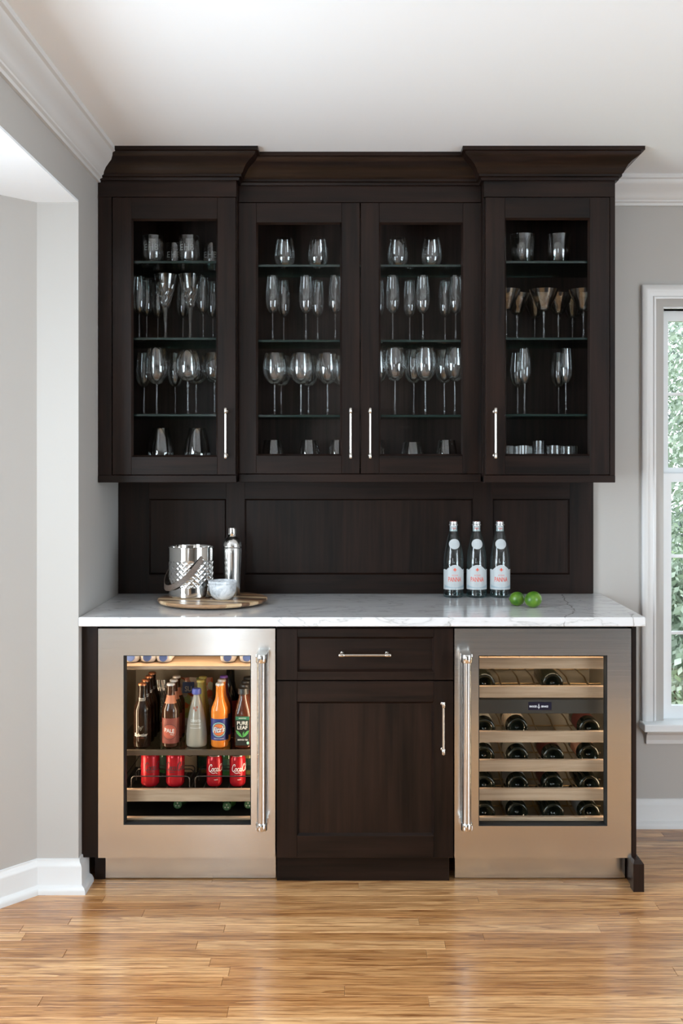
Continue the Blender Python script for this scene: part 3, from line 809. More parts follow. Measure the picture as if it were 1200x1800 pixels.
# ================================================================== FRIDGES
YG = YD+0.030          # outer face of the glass
YI0, YI1 = YD+0.056, 4.30
def fridge(name, label, cat, x0, x1, win, hx, lin):
    f = thing(name, ((x0+x1)/2, YD+0.3, 0), label, cat)
    wx0, wx1, wz0, wz1 = win
    # insulated case: five boards, dark outside
    ix0, ix1, iz0, iz1 = x0+0.022, x1-0.022, ZD0+0.04, ZD1-0.025
    case = MB().box(x0+0.004, ix0, YI0-0.006, YI1+0.03, ZD0, ZD1).box(ix1, x1-0.004, YI0-0.006, YI1+0.03, ZD0, ZD1)
    case.box(ix0, ix1, YI0-0.006, YI1+0.03, ZD0, iz0).box(ix0, ix1, YI0-0.006, YI1+0.03, iz1, ZD1).box(ix0, ix1, YI1, YI1+0.03, iz0, iz1)
    case.build('case', lin, f)
    MB().box(x0+0.010, x1-0.004, 3.818, 3.83, 0.004, ZD0-0.001).build('kick_plate', M['steel'], f)
    d = MB().frame((x0+0.001, x1-0.001, ZD0, ZD1), win, YD, YD+0.048).build('door', M['steel'], f)
    w = 0.0025
    MB().frame((wx0-0.0004, wx1+0.0004, wz0-0.0004, wz1+0.0004), (wx0+w, wx1-w, wz0+w, wz1-w), YD+0.0015, YD+0.047).build('gasket', M['black'], d)
    MB().box(wx0+w, wx1-w, YG, YG+0.004, wz0+w, wz1-w).build('glass_pane', M['fridgepane'], d)
    # tubular handle on two brackets
    yb_ = YD-0.062; hz0, hz1 = PZ(1459, yb_), PZ(1150, yb_); X = PX(hx, yb_); r = 0.0152
    h = MB().tube([(X, yb_, hz0+0.02), (X, yb_, hz1-0.02)], r, 24).build('handle', M['steel_bar'], d, 40)
    for z0_, z1_ in ((hz0, hz0+0.024), (hz1-0.028, hz1)):
        mb = MB().tube([(X, yb_, z0_), (X, yb_, z0_+0.002), (X, yb_, z1_-0.002), (X, yb_, z1_)], [r*1.2, r*1.28, r*1.28, r*1.2], 24)
        zc = (z0_+z1_)/2; hh = (z1_-z0_)/2
        mb.prism([(X-r*1.25, yb_), (X+r*1.25, yb_), (X+r*1.05, YD-0.012), (X+r*1.3, YD-0.0002), (X-r*1.3, YD-0.0002), (X-r*1.05, YD-0.012)], 'Z', zc-hh*0.8, zc+hh*0.8)
        mb.build('handle_bracket', M['chrome'], h, 40)
    return f
def led(f, name, loc, rot, sx, sy, e, col=(1.0, 0.77, 0.53)):
    o = area_light(name, Vector(loc)-wloc(f), rot, sx, sy, e, col); o.parent = f; return o
winL = (PX(217, YD), PX(441, YD), PZ(1450, YD), PZ(1152, YD))
winR = (PX(841, YD), PX(1067, YD), PZ(1452, YD), PZ(1152, YD))
fb = fridge('beverage_fridge', 'stainless beverage fridge with glass door full of bottles and cans', 'fridge', xe0, xc0, winL, 459.5, M['liner'])
fw = fridge('wine_fridge', 'stainless wine fridge with wooden shelf fronts', 'fridge', xc1, xe1, winR, 820, M['liner'])
for f, x0, x1 in ((fb, xe0, xc0), (fw, xc1, xe1)):
    led(f, 'fridge_led_strip', (x0+0.03, YI0+0.02, 0.50), (0, R(-90), R(18)), 0.62, 0.02, LED_E)
    led(f, 'fridge_led_strip', (x1-0.03, YI0+0.02, 0.50), (0, R(90), R(-18)), 0.62, 0.02, LED_E)
    led(f, 'fridge_led_strip', ((x0+x1)/2, YI0+0.06, ZD1-0.032), (0, 0, 0), 0.48, 0.03, LED_E*0.6)

YF = 3.815             # shelf fronts
sx0, sx1 = xe0+0.030, xc0-0.030
def wood_front(f, x0, x1, yt, yb2, name='shelf'):
    return MB().box(x0, x1, YF, YF+0.018, PZ(yb2, YF), PZ(yt, YF), 0.0012).build(name, M['shelfwood'], f)
# --- beverage fridge shelves
s1 = wood_front(fb, sx0, sx1, 1170.5, 1177)
Z1 = PZ(1170.5, YF)
MB().box(sx0, sx1, YF+0.0185, YI1-0.005, Z1-0.012, Z1-0.001).build('shelf_board', M['shelfwood'], s1)
Z2 = PZ(1318.5, YF)
s2 = MB().box(sx0, sx1, YF, YF+0.012, PZ(1328, YF), Z2, 0.001).build('shelf', plain('bronze_shelf_trim', (0.16, 0.12, 0.09), 0.35, 0.6), fb)
MB().box(sx0, sx1, YF+0.0125, YI1-0.005, Z2-0.008, Z2-0.001).build('glass_plate', clear_glass('smoked_shelf_glass', (0.80, 0.80, 0.78), (0.4, 0.42, 0.4), 0.06), s2)
s3 = wood_front(fb, sx0, sx1, 1387.7, 1409)
Z3 = PZ(1387.7, YF)-0.004
for i in range(13):
    xx = sx0+0.012+(sx1-sx0-0.024)*i/12
    MB().tube([(xx, YF+0.018, Z3-0.003), (xx, YI1-0.01, Z3-0.003)], 0.0022, 6).build('shelf_wire', M['darkwire'], s3)
def basket(xa_, xb_):
    bk = None
    for k, yy in enumerate((YF+0.028, YF+0.118, YF+0.160)):
        z0_, z1_ = Z3+0.002, PZ(1364.5, YF+0.028); r = 0.012
        pts = [(xa_, yy, z0_), (xa_, yy, z1_-r)]+[(xa_+r-r*math.cos(a), yy, z1_-r+r*math.sin(a)) for a in (0.5, 1.0)]+[(xa_+r, yy, z1_), (xb_-r, yy, z1_)]
        pts += [(xb_-r+r*math.sin(a), yy, z1_-r+r*math.cos(a)) for a in (0.5, 1.0)]+[(xb_, yy, z1_-r), (xb_, yy, z0_)]
        o = MB().tube(pts, 0.0021, 7).build('basket_wire' if bk else 'can_basket', M['darkwire'], bk or fb)
        bk = bk or o
    for xx in (xa_, xb_):
        MB().tube([(xx, YF+0.028, Z3+0.03), (xx, YF+0.16, Z3+0.03)], 0.0018, 6).build('basket_wire', M['darkwire'], bk)
basket(PX(231, 3.843), PX(333, 3.843)); basket(PX(343, 3.843), PX(452, 3.843))
s4 = wood_front(fb, sx0, sx1, 1437, 1448)
Z4 = PZ(1437, YF)-0.03
MB().box(sx0, sx1, YF+0.0185, YI1-0.005, Z4-0.004, Z4).build('drawer_floor', M['blackwall'], s4)
MB().box(sx0, sx1, YF+0.42, YF+0.43, Z4+0.004, PZ(1409, YF)).build('drawer_back', M['blackwall'], s4)
MB().box(sx0, sx1, YF+0.024, YF+0.42, PZ(1409, YF)-0.004, PZ(1409, YF)-0.001).build('drawer_lid', M['blackwall'], s4)

# --- wine fridge shelves and control panel
wx0_, wx1_ = xc1+0.030, xe1-0.030
WROWS = [(1155.9, 1175.7), (1206.5, 1226.3), (1285.8, 1305.2), (1336.0, 1356.3), (1386.6, 1407.2), (1436.3, 1448.2)]
WB_R = 0.0375
for k, (yt, yb2) in enumerate(WROWS):
    s_ = wood_front(fw, wx0_, wx1_, yt, yb2)
    zt = PZ(yt, YF)
    zr = zt-0.0475
    for xx in [q+s*0.034 for q in (0.482, 0.600, 0.7255, 0.853) for s in (-1, 1)]:
        pts = smooth_path([(xx, YF+0.018, zr+0.022), (xx, YF+0.08, zr+0.021), (xx, YF+0.12, zr+0.010), (xx, YF+0.24, zr+0.012), (xx, YF+0.30, zr+0.024), (xx, YI1-0.02, zr+0.022)], 4)
        MB().tube(pts, 0.0030, 7).build('rack_rod', M['rod'], s_, 60)
    MB().tube([(wx0_, YF+0.26, zr+0.004), (wx1_, YF+0.26, zr+0.004)], 0.003, 7).build('cross_rod', M['rod'], s_, 60)
    MB().tube([(wx0_, YI1-0.02, zr+0.018), (wx1_, YI1-0.02, zr+0.018)], 0.003, 7).build('cross_rod', M['rod'], s_, 60)
yc_ = YF+0.004
cp = MB().box(wx0_, wx1_, yc_, yc_+0.06, PZ(1254.3, yc_), PZ(1229.4, yc_), 0.001).build('control_panel', plain('charcoal_panel', (0.055, 0.048, 0.042), 0.4), fw)
MB().box(PX(928, yc_), PX(969, yc_), yc_-0.0016, yc_-0.0001, PZ(1248, yc_), PZ(1234, yc_), 0.0004).build('display', plain('display_glass', (0.02, 0.018, 0.04), 0.15), cp)
mb = MB(); ydsp = yc_-0.0022; zc_ = PZ(1241.6, yc_)
flat(mb, text2d('SNOOZE', 0.0255, 0.0062, bold=0.02), PX(936.5, yc_), ydsp, zc_)
flat(mb, text2d('BRAKE', 0.0235, 0.0062, bold=0.02), PX(957, yc_), ydsp, zc_)
flat(mb, ribbon2d([(-0.0042, -0.003), (-0.0026, -0.001), (-0.002, 0.002), (0, 0.0035), (0.002, 0.002), (0.0026, -0.001), (0.0042, -0.003), (-0.0042, -0.003)], 0.0012), PX(946.5, yc_), ydsp, zc_)
flat(mb, ribbon2d([(0, 0.0035), (0, 0.0090)], 0.0016), PX(946.5, yc_), ydsp, zc_)
flat(mb, ribbon2d([(0, -0.0030), (0, -0.0085)], 0.0016), PX(946.5, yc_), ydsp, zc_)
tag(mb.build('lettering', emitter('display_lettering', (0.9, 0.92, 1.0), 1.3), cp, recalc=False), 'glowing white display lettering')
# ================================================================== GLASSWARE
def sm2(ctrl, n=5): return [(max(p.x, 0.0), p.y) for p in smooth_path([(a, b, 0) for a, b in ctrl], n)]
def shell(ctrl, t=0.0014, floor_t=0.004, n=5):
    o = sm2(ctrl, n)
    i = [(max(r-t, 0.0), z) for r, z in o if z > o[0][1]+floor_t]
    return o + i[::-1] + [(0.0, o[0][1]+floor_t)]
G = M['glass']
def stemware(name, ctrl, stem, foot, rs=0.0032, faceted=0, knop=False):
    t = thing(name, (0, 0, 0), 'x', 'glass')
    seg = faceted or 28
    b = MB().lathe(shell(ctrl), seg=seg)
    b.build('bowl', G, t, None if faceted else 50)
    st = [(ctrl[0][0], stem), (rs*1.15, stem-0.006), (rs*(1.9 if knop else 1.0), stem-0.014), (rs, stem-0.024), (rs*0.92, stem*0.5), (rs*1.05, 0.026), (rs*1.6, 0.016), (rs*1.15, 0.012)]
    MB().lathe(st, seg=faceted and 8 or 12).build('stem', G, t, None if faceted else 60)
    MB().lathe([(rs*1.15, 0.012), (rs*2.4, 0.007), (foot*0.55, 0.0036), (foot*0.98, 0.0018), (foot, 0.0008), (foot*0.98, 0), (0, 0)], seg=28).build('foot', G, t, 50)
    return t
def cup(name, prof, seg=28, sm=50):
    t = thing(name, (0, 0, 0), 'x', 'glass')
    MB().lathe(prof, seg=seg).build('body', G, t, sm)
    return t
def rocks(r0, r1, h, base=0.014, t=0.002):
    return [(0, 0), (r0-0.002, 0), (r0, 0.002), (r0+(r1-r0)*0.5, h*0.5), (r1, h), (r1-t, h), (r0+(r1-r0)*0.5-t, h*0.5), (r0-t-0.001, base+0.003), (r0-t-0.004, base), (0, base)]
def mk_rocks_mono():
    t = cup('rocks_glass', rocks(0.0385, 0.0390, 0.104))
    mb = MB(); rf = lambda z: 0.0390
    wrap(mb, text2d('E', height=0.022, width=0.0125, bold=-0.012), rf, -0.0205, 0.058, 0.0004); wrap(mb, text2d('H', height=0.026, width=0.0165, bold=-0.012), rf, 0.0, 0.058, 0.0004); wrap(mb, text2d('B', height=0.022, width=0.0135, bold=-0.012), rf, 0.0205, 0.058, 0.0004)
    tag(mb.build('monogram', M['etch'], t, recalc=False), 'etched initials EHB')
    return t
def mk_cut(r, h, n):
    t = thing('cut_crystal_votive', (0, 0, 0), 'x', 'glass'); mb = MB()
    prof = [(0, 0), (r*0.92, 0), (r, 0.004), (r, h-0.003), (r*0.97, h), (r*0.88, h), (r*0.86, 0.012), (0, 0.012)]
    rows = []
    vs = []; fs = []
    for k, (rr, z) in enumerate(prof):
        row_ = []
        for i in range(n*2):
            a = PI*i/n; q = rr*(0.94 if (i % 2 and 1 <= k <= 4) else 1.0)
            row_.append(len(vs)); vs.append((q*math.cos(a), q*math.sin(a), z))
        rows.append(row_)
    for a, b in zip(rows, rows[1:]):
        for i in range(n*2): j = (i+1) % (n*2); fs.append((a[i], a[j], b[j], b[i]))
    mb.add(vs, fs); mb.build('body', G, t)
    return t
def mk_trumpet():
    t = thing('cut_crystal_flute', (0, 0, 0), 'x', 'glass')
    n = 14; zs = [(0.012, 0.121), (0.0165, 0.128), (0.0185, 0.138), (0.0215, 0.150), (0.025, 0.163), (0.0285, 0.176), (0.032, 0.190)]
    vs = []; fs = []; rows = []
    for k, (r, z) in enumerate(zs):
        rw = []
        for i in range(n*2):
            a = PI*i/n + (PI/n if k % 2 else 0)
            q = r*(0.90 if i % 2 else 1.03); rw.append(len(vs)); vs.append((q*math.cos(a), q*math.sin(a), z))
        rows.append(rw)
    for r, z in ((0.036, 0.207), (0.0445, 0.243), (0.0430, 0.243), (0.030, 0.19), (0.010, 0.13)):
        rw = []
        for i in range(n*2):
            a = PI*i/n; rw.append(len(vs)); vs.append((r*math.cos(a), r*math.sin(a), z))
        rows.append(rw)
    for a, b in zip(rows, rows[1:]):
        for i in range(n*2): j = (i+1) % (n*2); fs.append((a[i], a[j], b[j], b[i]))
    MB().add(vs, fs).build('bowl', G, t)
    MB().lathe([(0.012, 0.121), (0.0105, 0.112), (0.0085, 0.085), (0.0062, 0.05), (0.0056, 0.03), (0.0075, 0.016), (0.009, 0.010)], seg=6).build('stem', G, t)
    MB().lathe([(0.009, 0.010), (0.020, 0.007), (0.031, 0.003), (0.031, 0), (0, 0)], seg=16).build('foot', G, t)
    return t
KINDS = {
 'mono': (mk_rocks_mono, 'engraved monogram rocks glass'),
 'flare': (lambda: cup('rocks_glass', rocks(0.0405, 0.0475, 0.112)), 'plain flared rocks glass'),
 'stemless': (lambda: cup('stemless_glass', [(0, 0)]+shell([(0.016, 0.0), (0.030, 0.006), (0.040, 0.032), (0.0405, 0.055), (0.036, 0.088), (0.030, 0.115)], 0.0014, 0.006)), 'stemless wine glass'),
 'balloon': (lambda: cup('stemless_glass', [(0, 0)]+shell([(0.022, 0.0), (0.040, 0.008), (0.0505, 0.045), (0.0485, 0.075), (0.040, 0.115), (0.031, 0.150)], 0.0014, 0.006)), 'large balloon stemless glass'),
 'tumbler': (lambda: cup('tumbler', [(0, 0)]+shell([(0.030, 0.0), (0.041, 0.006), (0.0445, 0.025), (0.0425, 0.055), (0.0375, 0.085), (0.0330, 0.106)], 0.0016, 0.008)), 'tapered clear tumbler'),
 'lowtumbler': (lambda: cup('tumbler', [(0, 0)]+shell([(0.032, 0.0), (0.044, 0.006), (0.0470, 0.025), (0.0450, 0.052), (0.0400, 0.078), (0.0340, 0.098)], 0.0016, 0.008)), 'low tapered clear tumbler'),
 'flute': (lambda: stemware('champagne_flute', [(0.0036, 0.106), (0.013, 0.112), (0.0225, 0.130), (0.0262, 0.160), (0.0250, 0.200), (0.0205, 0.250)], 0.106, 0.032), 'champagne flute'),
 'trumpet': (mk_trumpet, 'cut crystal trumpet flute'),
 'winel': (lambda: stemware('wine_glass', [(0.0038, 0.117), (0.018, 0.122), (0.036, 0.142), (0.0445, 0.172), (0.0425, 0.205), (0.0350, 0.237)], 0.117, 0.037), 'wine glass'),
 'winer': (lambda: stemware('wine_glass', [(0.0038, 0.129), (0.016, 0.133), (0.032, 0.152), (0.0405, 0.185), (0.0388, 0.225), (0.0320, 0.259)], 0.129, 0.037), 'tall wine glass'),
 'winebig': (lambda: stemware('wine_glass', [(0.0038, 0.112), (0.018, 0.117), (0.036, 0.140), (0.0437, 0.172), (0.0415, 0.212), (0.0330, 0.249)], 0.112, 0.038), 'large wine glass'),
 'wineround': (lambda: stemware('wine_glass', [(0.0038, 0.124), (0.020, 0.128), (0.040, 0.148), (0.0462, 0.178), (0.0420, 0.212), (0.0330, 0.241)], 0.124, 0.038, knop=True), 'round bowled wine glass'),
 'wineslim': (lambda: stemware('wine_glass', [(0.0036, 0.114), (0.015, 0.118), (0.028, 0.140), (0.0325, 0.170), (0.0300, 0.212), (0.0245, 0.248)], 0.114, 0.034), 'slim wine glass'),
 'tulip': (lambda: stemware('wine_glass', [(0.0036, 0.119), (0.012, 0.124), (0.0215, 0.145), (0.0240, 0.175), (0.0220, 0.215), (0.0175, 0.252)], 0.119, 0.035), 'narrow tulip wine glass'),
 'cocktail': (lambda: stemware('cocktail_glass', [(0.0036, 0.104), (0.014, 0.106), (0.0225, 0.112), (0.030, 0.128), (0.043, 0.154), (0.0552, 0.184)], 0.104, 0.034, 0.0034, knop=True), 'wide cocktail glass'),
 'votive': (lambda: mk_cut(0.034, 0.084, 16), 'low cut crystal votive'),
 'votivetall': (lambda: mk_cut(0.023, 0.104, 12), 'tall cut crystal votive'),
}
PROTO = {}
def put_glass(kind, x, y, z, label, group):
    mk, _ = KINDS[kind]
    if kind not in PROTO:
        o = PROTO[kind] = mk()
    else: o = copy_tree(PROTO[kind])
    o.location = (x, y, z)
    o.rotation_euler = (0, 0, random.uniform(-0.12, 0.12))
    tag(o, label, 'glass', group)
    return o
ORD = {1: ['only one'], 2: ['left one', 'right one'], 3: ['leftmost', 'middle one', 'rightmost'],
       4: ['leftmost', 'second from left', 'second from right', 'rightmost'],
       5: ['leftmost', 'second from left', 'middle one', 'second from right', 'rightmost']}
ST = SH_T
ZS = [z+ST+0.0002 for z in SH_Z]+[ZFLOOR+0.0002]
SN = ['top shelf', 'second shelf', 'third shelf', 'bottom']
# (cabinet, shelf, row, depth, [(pixel x, kind)...])
LAY = [
 ('left cabinet', 0, 'front', 4.085, [(269, 'mono'), (332, 'mono')]),
 ('left cabinet', 0, 'back', 4.235, [(307, 'mono'), (373, 'mono')]),
 ('left cabinet', 1, 'front', 4.085, [(291, 'trumpet'), (334, 'trumpet')]),
 ('left cabinet', 1, 'middle', 4.165, [(245, 'flute'), (357, 'flute')]),
 ('left cabinet', 1, 'back', 4.292, [(277.5, 'flute'), (321.5, 'flute'), (374, 'flute')]),
 ('left cabinet', 1, 'third', 4.235, [(258, 'flute')]),
 ('left cabinet', 2, 'front', 4.085, [(275.5, 'winebig'), (330, 'wineround')]),
 ('left cabinet', 2, 'middle', 4.17, [(377, 'wineround')]),
 ('left cabinet', 2, 'back', 4.25, [(253, 'wineslim'), (308, 'wineslim'), (344.5, 'wineround')]),
 ('left cabinet', 3, 'front', 4.12, [(282.7, 'balloon'), (346.6, 'balloon')]),
 ('left middle door', 0, 'front', 4.17, [(500.5, 'stemless'), (558.4, 'stemless')]),
 ('left middle door', 1, 'front', 4.15, [(479, 'flute'), (537.5, 'flute'), (589, 'flute')]),
 ('left middle door', 1, 'back', 4.26, [(498.5, 'flute'), (558, 'flute')]),
 ('left middle door', 2, 'front', 4.15, [(482.5, 'winel'), (528.7, 'winel'), (575.4, 'winel')]),
 ('left middle door', 2, 'back', 4.265, [(494.2, 'winel'), (542, 'winel'), (600, 'winel')]),
 ('left middle door', 3, 'front', 4.20, [(479, 'tumbler'), (543, 'tumbler'), (595, 'tumbler')]),
 ('right middle door', 0, 'front', 4.17, [(699.3, 'stemless'), (758.3, 'stemless')]),
 ('right middle door', 1, 'front', 4.15, [(690, 'flute'), (743, 'flute'), (800.5, 'flute')]),
 ('right middle door', 1, 'back', 4.26, [(664.5, 'flute'), (720, 'flute'), (781.8, 'flute')]),
 ('right middle door', 2, 'front', 4.15, [(694, 'winer'), (747.3, 'winer'), (799, 'winer')]),
 ('right middle door', 2, 'back', 4.265, [(664, 'winer'), (727, 'winer'), (780.7, 'winer')]),
 ('right middle door', 3, 'front', 4.20, [(660, 'tumbler'), (724.4, 'lowtumbler'), (784.6, 'tumbler')]),
 ('right cabinet', 0, 'front', 4.10, [(918.3, 'flare'), (981.5, 'flare')]),
 ('right cabinet', 1, 'front', 4.066, [(889, 'cocktail'), (955.4, 'cocktail'), (1025, 'cocktail')]),
 ('right cabinet', 1, 'middle', 4.172, [(908.5, 'cocktail'), (981, 'cocktail')]),
 ('right cabinet', 1, 'back', 4.278, [(939.8, 'cocktail'), (1005.8, 'cocktail')]),
 ('right cabinet', 2, 'front', 4.10, [(921.7, 'tulip'), (994, 'tulip')]),
 ('right cabinet', 2, 'back', 4.24, [(909.6, 'wineslim'), (981.5, 'wineslim')]),
 ('right cabinet', 3, 'front', 4.12, [(887, 'votive'), (919, 'votive'), (974.6, 'votive')]),
 ('right cabinet', 3, 'back', 4.22, [(946, 'votivetall'), (999, 'votive')]),
]
for cab, sh, row_, dep, items in LAY:
    cnt = {}
    for _, k in items: cnt[KINDS[k][1]] = cnt.get(KINDS[k][1], 0)+1
    seen = {}
    for x, k in items:
        kn = KINDS[k][1]; seen[kn] = seen.get(kn, 0)+1
        n = cnt[kn]
        pos = '' if n == 1 else ', '+ORD[n][seen[kn]-1]
        where = '%s, %s' % (cab, SN[sh]) if 'door' not in cab else 'behind %s, %s' % (cab, SN[sh])
        lab = '%s %s, %s row%s' % (kn, ('in '+where) if 'door' not in cab else where, row_, pos)
        put_glass(k, PX(x, dep), dep, ZS[sh], lab, 'glassware in the upper cabinets')

# ================================================================== ON THE COUNTER
def band_clip(R_, y0, y1, n=64):
    """outline of a disc of radius R_ between two parallel lines, in local x/y"""
    a0 = math.asin(max(-1, min(1, y0/R_))); a1 = math.asin(max(-1, min(1, y1/R_)))
    k = 9
    right = [(R_*math.cos(a0+(a1-a0)*i/k), R_*math.sin(a0+(a1-a0)*i/k)) for i in range(k+1)]
    left = [(-x, y) for x, y in right[::-1]]
    pts = right+left; out = []
    for p in pts:
        if not out or (abs(p[0]-out[-1][0])+abs(p[1]-out[-1][1])) > 1e-5: out.append(p)
    if abs(out[0][0]-out[-1][0])+abs(out[0][1]-out[-1][1]) < 1e-5: out.pop()
    return out
TX, TY = -0.504, 4.05
tray = thing('serving_board', (TX, TY, ZT), 'round acacia wood serving board under the ice bucket', 'serving board', rz=R(-14))
ac = [((0.10, 0.045, 0.020), (0.22, 0.115, 0.06)), ((0.26, 0.14, 0.07), (0.46, 0.28, 0.15)), ((0.50, 0.33, 0.17), (0.74, 0.55, 0.35)), ((0.055, 0.028, 0.015), (0.14, 0.075, 0.04)), ((0.17, 0.085, 0.042), (0.36, 0.20, 0.11))]
acm = [light_wood('acacia_%d' % i, 'X', a, b, 0.38, 0.6) for i, (a, b) in enumerate(ac)]
rt = 0.202; cuts = [-0.202, -0.165, -0.125, -0.095, -0.050, -0.020, 0.030, 0.075, 0.105, 0.150, 0.202]
order = [1, 2, 0, 2, 4, 3, 2, 0, 1, 3]
for i, (a, b) in enumerate(zip(cuts, cuts[1:])):
    mb = MB(); g = 0.00025
    rings = []
    for rr, z in ((rt-0.016, 0.006), (rt-0.004, 0.009), (rt, 0.014), (rt, 0.020), (rt-0.002, 0.022)):
        y0_ = max(a+g, -rr+0.0006); y1_ = min(b-g, rr-0.0006)
        rings.append([(x, y, z) for x, y in band_clip(rr, y0_, y1_)])
    m = min(len(q) for q in rings)
    if any(len(q) != m for q in rings): rings = [q[:m] for q in rings]
    vs = [p for q in rings for p in q]; fs = [tuple(range(m))[::-1], tuple((len(rings)-1)*m+k for k in range(m))]
    for r_ in range(len(rings)-1):
        for k in range(m): k2 = (k+1) % m; fs.append((r_*m+k, r_*m+k2, (r_+1)*m+k2, (r_+1)*m+k))
    mb.add(vs, fs).build('plank', acm[order[i]], tray, world=False)
MB().lathe([(0, 0), (0.145, 0), (0.150, 0.003), (0.150, 0.0062), (0, 0.0062)], seg=40).build('turntable_base', M['black'], tray, 40, world=False)
ZTR = ZT+0.0222

# ice bucket
BX, BY = -0.590, 4.092; RB = 0.0855; HB = 0.186
ib = thing('ice_bucket', (BX, BY, ZTR), 'polished steel ice bucket with diamond dimples and leather strap', 'ice bucket')
nu, nz = 240, 96; vs = []; fs = []
NB = 22; z0d, z1d = 0.040, 0.138
hz = 0.0205
for k in range(nz+1):
    z = 0.004+(HB-0.006)*k/nz
    for i in range(nu):
        th = 2*PI*i/nu
        r = RB
        if z0d < z < z1d:
            a = th*NB/(2*PI); b = (z-z0d)/hz
            s_ = a+b; t_ = a-b
            fs_ = s_-math.floor(s_); ft_ = t_-math.floor(t_)
            e = min(fs_, 1-fs_, ft_, 1-ft_)*2
            fade = min(1.0, (z-z0d)/0.006, (z1d-z)/0.006)
            r -= 0.0026*(1-(1-e)**2)*fade
        vs.append((r*math.cos(th), r*math.sin(th), z))
for k in range(nz):
    for i in range(nu): j = (i+1) % nu; fs.append((k*nu+i, k*nu+j, (k+1)*nu+j, (k+1)*nu+i))
mb = MB().add(vs, fs); mb.lathe([(0, 0), (RB-0.004, 0), (RB-0.001, 0.0015), (RB, 0.004)], seg=nu)
mb.build('wall', M['chrome'], ib, 180, world=False)
MB().lathe([(RB, HB-0.002), (RB+0.002, HB-0.001), (RB+0.002, HB+0.002), (RB, HB+0.003), (RB-0.005, HB+0.002), (RB-0.006, HB-0.004), (RB-0.007, 0.010), (0, 0.008)], seg=72).build('rim', M['chrome'], ib, 40, world=False)
lm, ltn, lb = new_mat('grey_brown_leather'); setp(lb, (0.12, 0.085, 0.065), 0.5)
lc = ramp(ltn, noise(ltn, coords(ltn), 260, 4), [(0.3, (0.085, 0.06, 0.045)), (0.7, (0.17, 0.125, 0.10))]); ltn.links.new(lc, lb.inputs['Base Color'])
vs = []; fs = []; NS = 48; zr_ = 0.150; ph0 = R(-90+36)
for k in range(NS+1):
    t = k/NS; ph = ph0-t*PI; sn = math.sin(PI*t)
    def cpos(tt):
        p_ = ph0-tt*PI; rr_ = RB+0.0035+0.011*math.sin(PI*max(0, min(1, tt))); return Vector((rr_*math.cos(p_), rr_*math.sin(p_), zr_-0.112*math.sin(PI*max(0, min(1, tt)))))
    c = cpos(t); tg = (cpos(t+0.01)-cpos(t-0.01)).normalized(); out = Vector((math.cos(ph), math.sin(ph), 0))
    w = tg.cross(out).normalized()
    hw = 0.0105
    for a, b in ((-1, 0), (1, 0), (1, 1), (-1, 1)):
        vs.append(c+w*hw*a+out*0.0022*b)
for k in range(NS):
    for q in range(4): q2 = (q+1) % 4; fs.append((k*4+q, k*4+q2, (k+1)*4+q2, (k+1)*4+q))
fs += [(0, 1, 2, 3), tuple(NS*4+q for q in (3, 2, 1, 0))]
stp = MB().add(vs, fs).build('strap_handle', lm, ib, 40, world=False); tag(stp, 'grey brown leather strap handle')
for ph in (ph0, ph0-PI):
    rv = MB().lathe([(0, 0.004), (0.003, 0.0036), (0.0042, 0.002), (0.0042, -0.006), (0, -0.006)], seg=12)
    c_, s_ = math.cos(ph), math.sin(ph); rr_ = RB+0.0062
    rv.v = [(c_*(rr_+z)-s_*x, s_*(rr_+z)+c_*x, zr_-0.006+y) for x, y, z in rv.v]
    rv.build('rivet', M['chrome'], stp, 60, world=False)

# cocktail shaker
sk = thing('cocktail_shaker', (-0.4406, 4.13, ZTR), 'stainless cocktail shaker standing behind the marble bowl', 'shaker')
MB().lathe([(0, 0), (0.028, 0), (0.0292, 0.002), (0.0315, 0.05), (0.0345, 0.11), (0.0362, 0.16), (0.0362, 0.178), (0.0354, 0.180)], seg=48).build('body', M['satin'], sk, 40, world=False)
MB().lathe([(0.0354, 0.1805), (0.0366, 0.182), (0.0366, 0.186), (0.0355, 0.196), (0.031, 0.208), (0.024, 0.217), (0.0175, 0.221), (0.0162, 0.223)], seg=48).build('strainer_top', M['satin'], sk, 40, world=False)
MB().lathe([(0.0162, 0.2225), (0.0168, 0.2235), (0.0162, 0.250), (0.0150, 0.2545), (0.010, 0.2560), (0, 0.2563)], seg=36).build('cap', M['chrome'], sk, 40, world=False)

# marble bowl
bw = thing('marble_bowl', (-0.4615, 3.998, ZTR), 'small grey veined marble bowl in front of the shaker', 'bowl')
MB().lathe([(0, 0), (0.024, 0), (0.030, 0.004), (0.041, 0.014), (0.048, 0.030), (0.0508, 0.050), (0.0510, 0.058)], seg=48).build('body', M['marble'], bw, 40, world=False)
MB().lathe([(0.0510, 0.058), (0.0530, 0.0605), (0.0530, 0.0680), (0.0515, 0.0700), (0.0480, 0.0700), (0.0470, 0.066), (0.044, 0.030), (0.030, 0.012), (0, 0.009)], seg=48).build('rim', M['marble'], bw, 40, world=False)

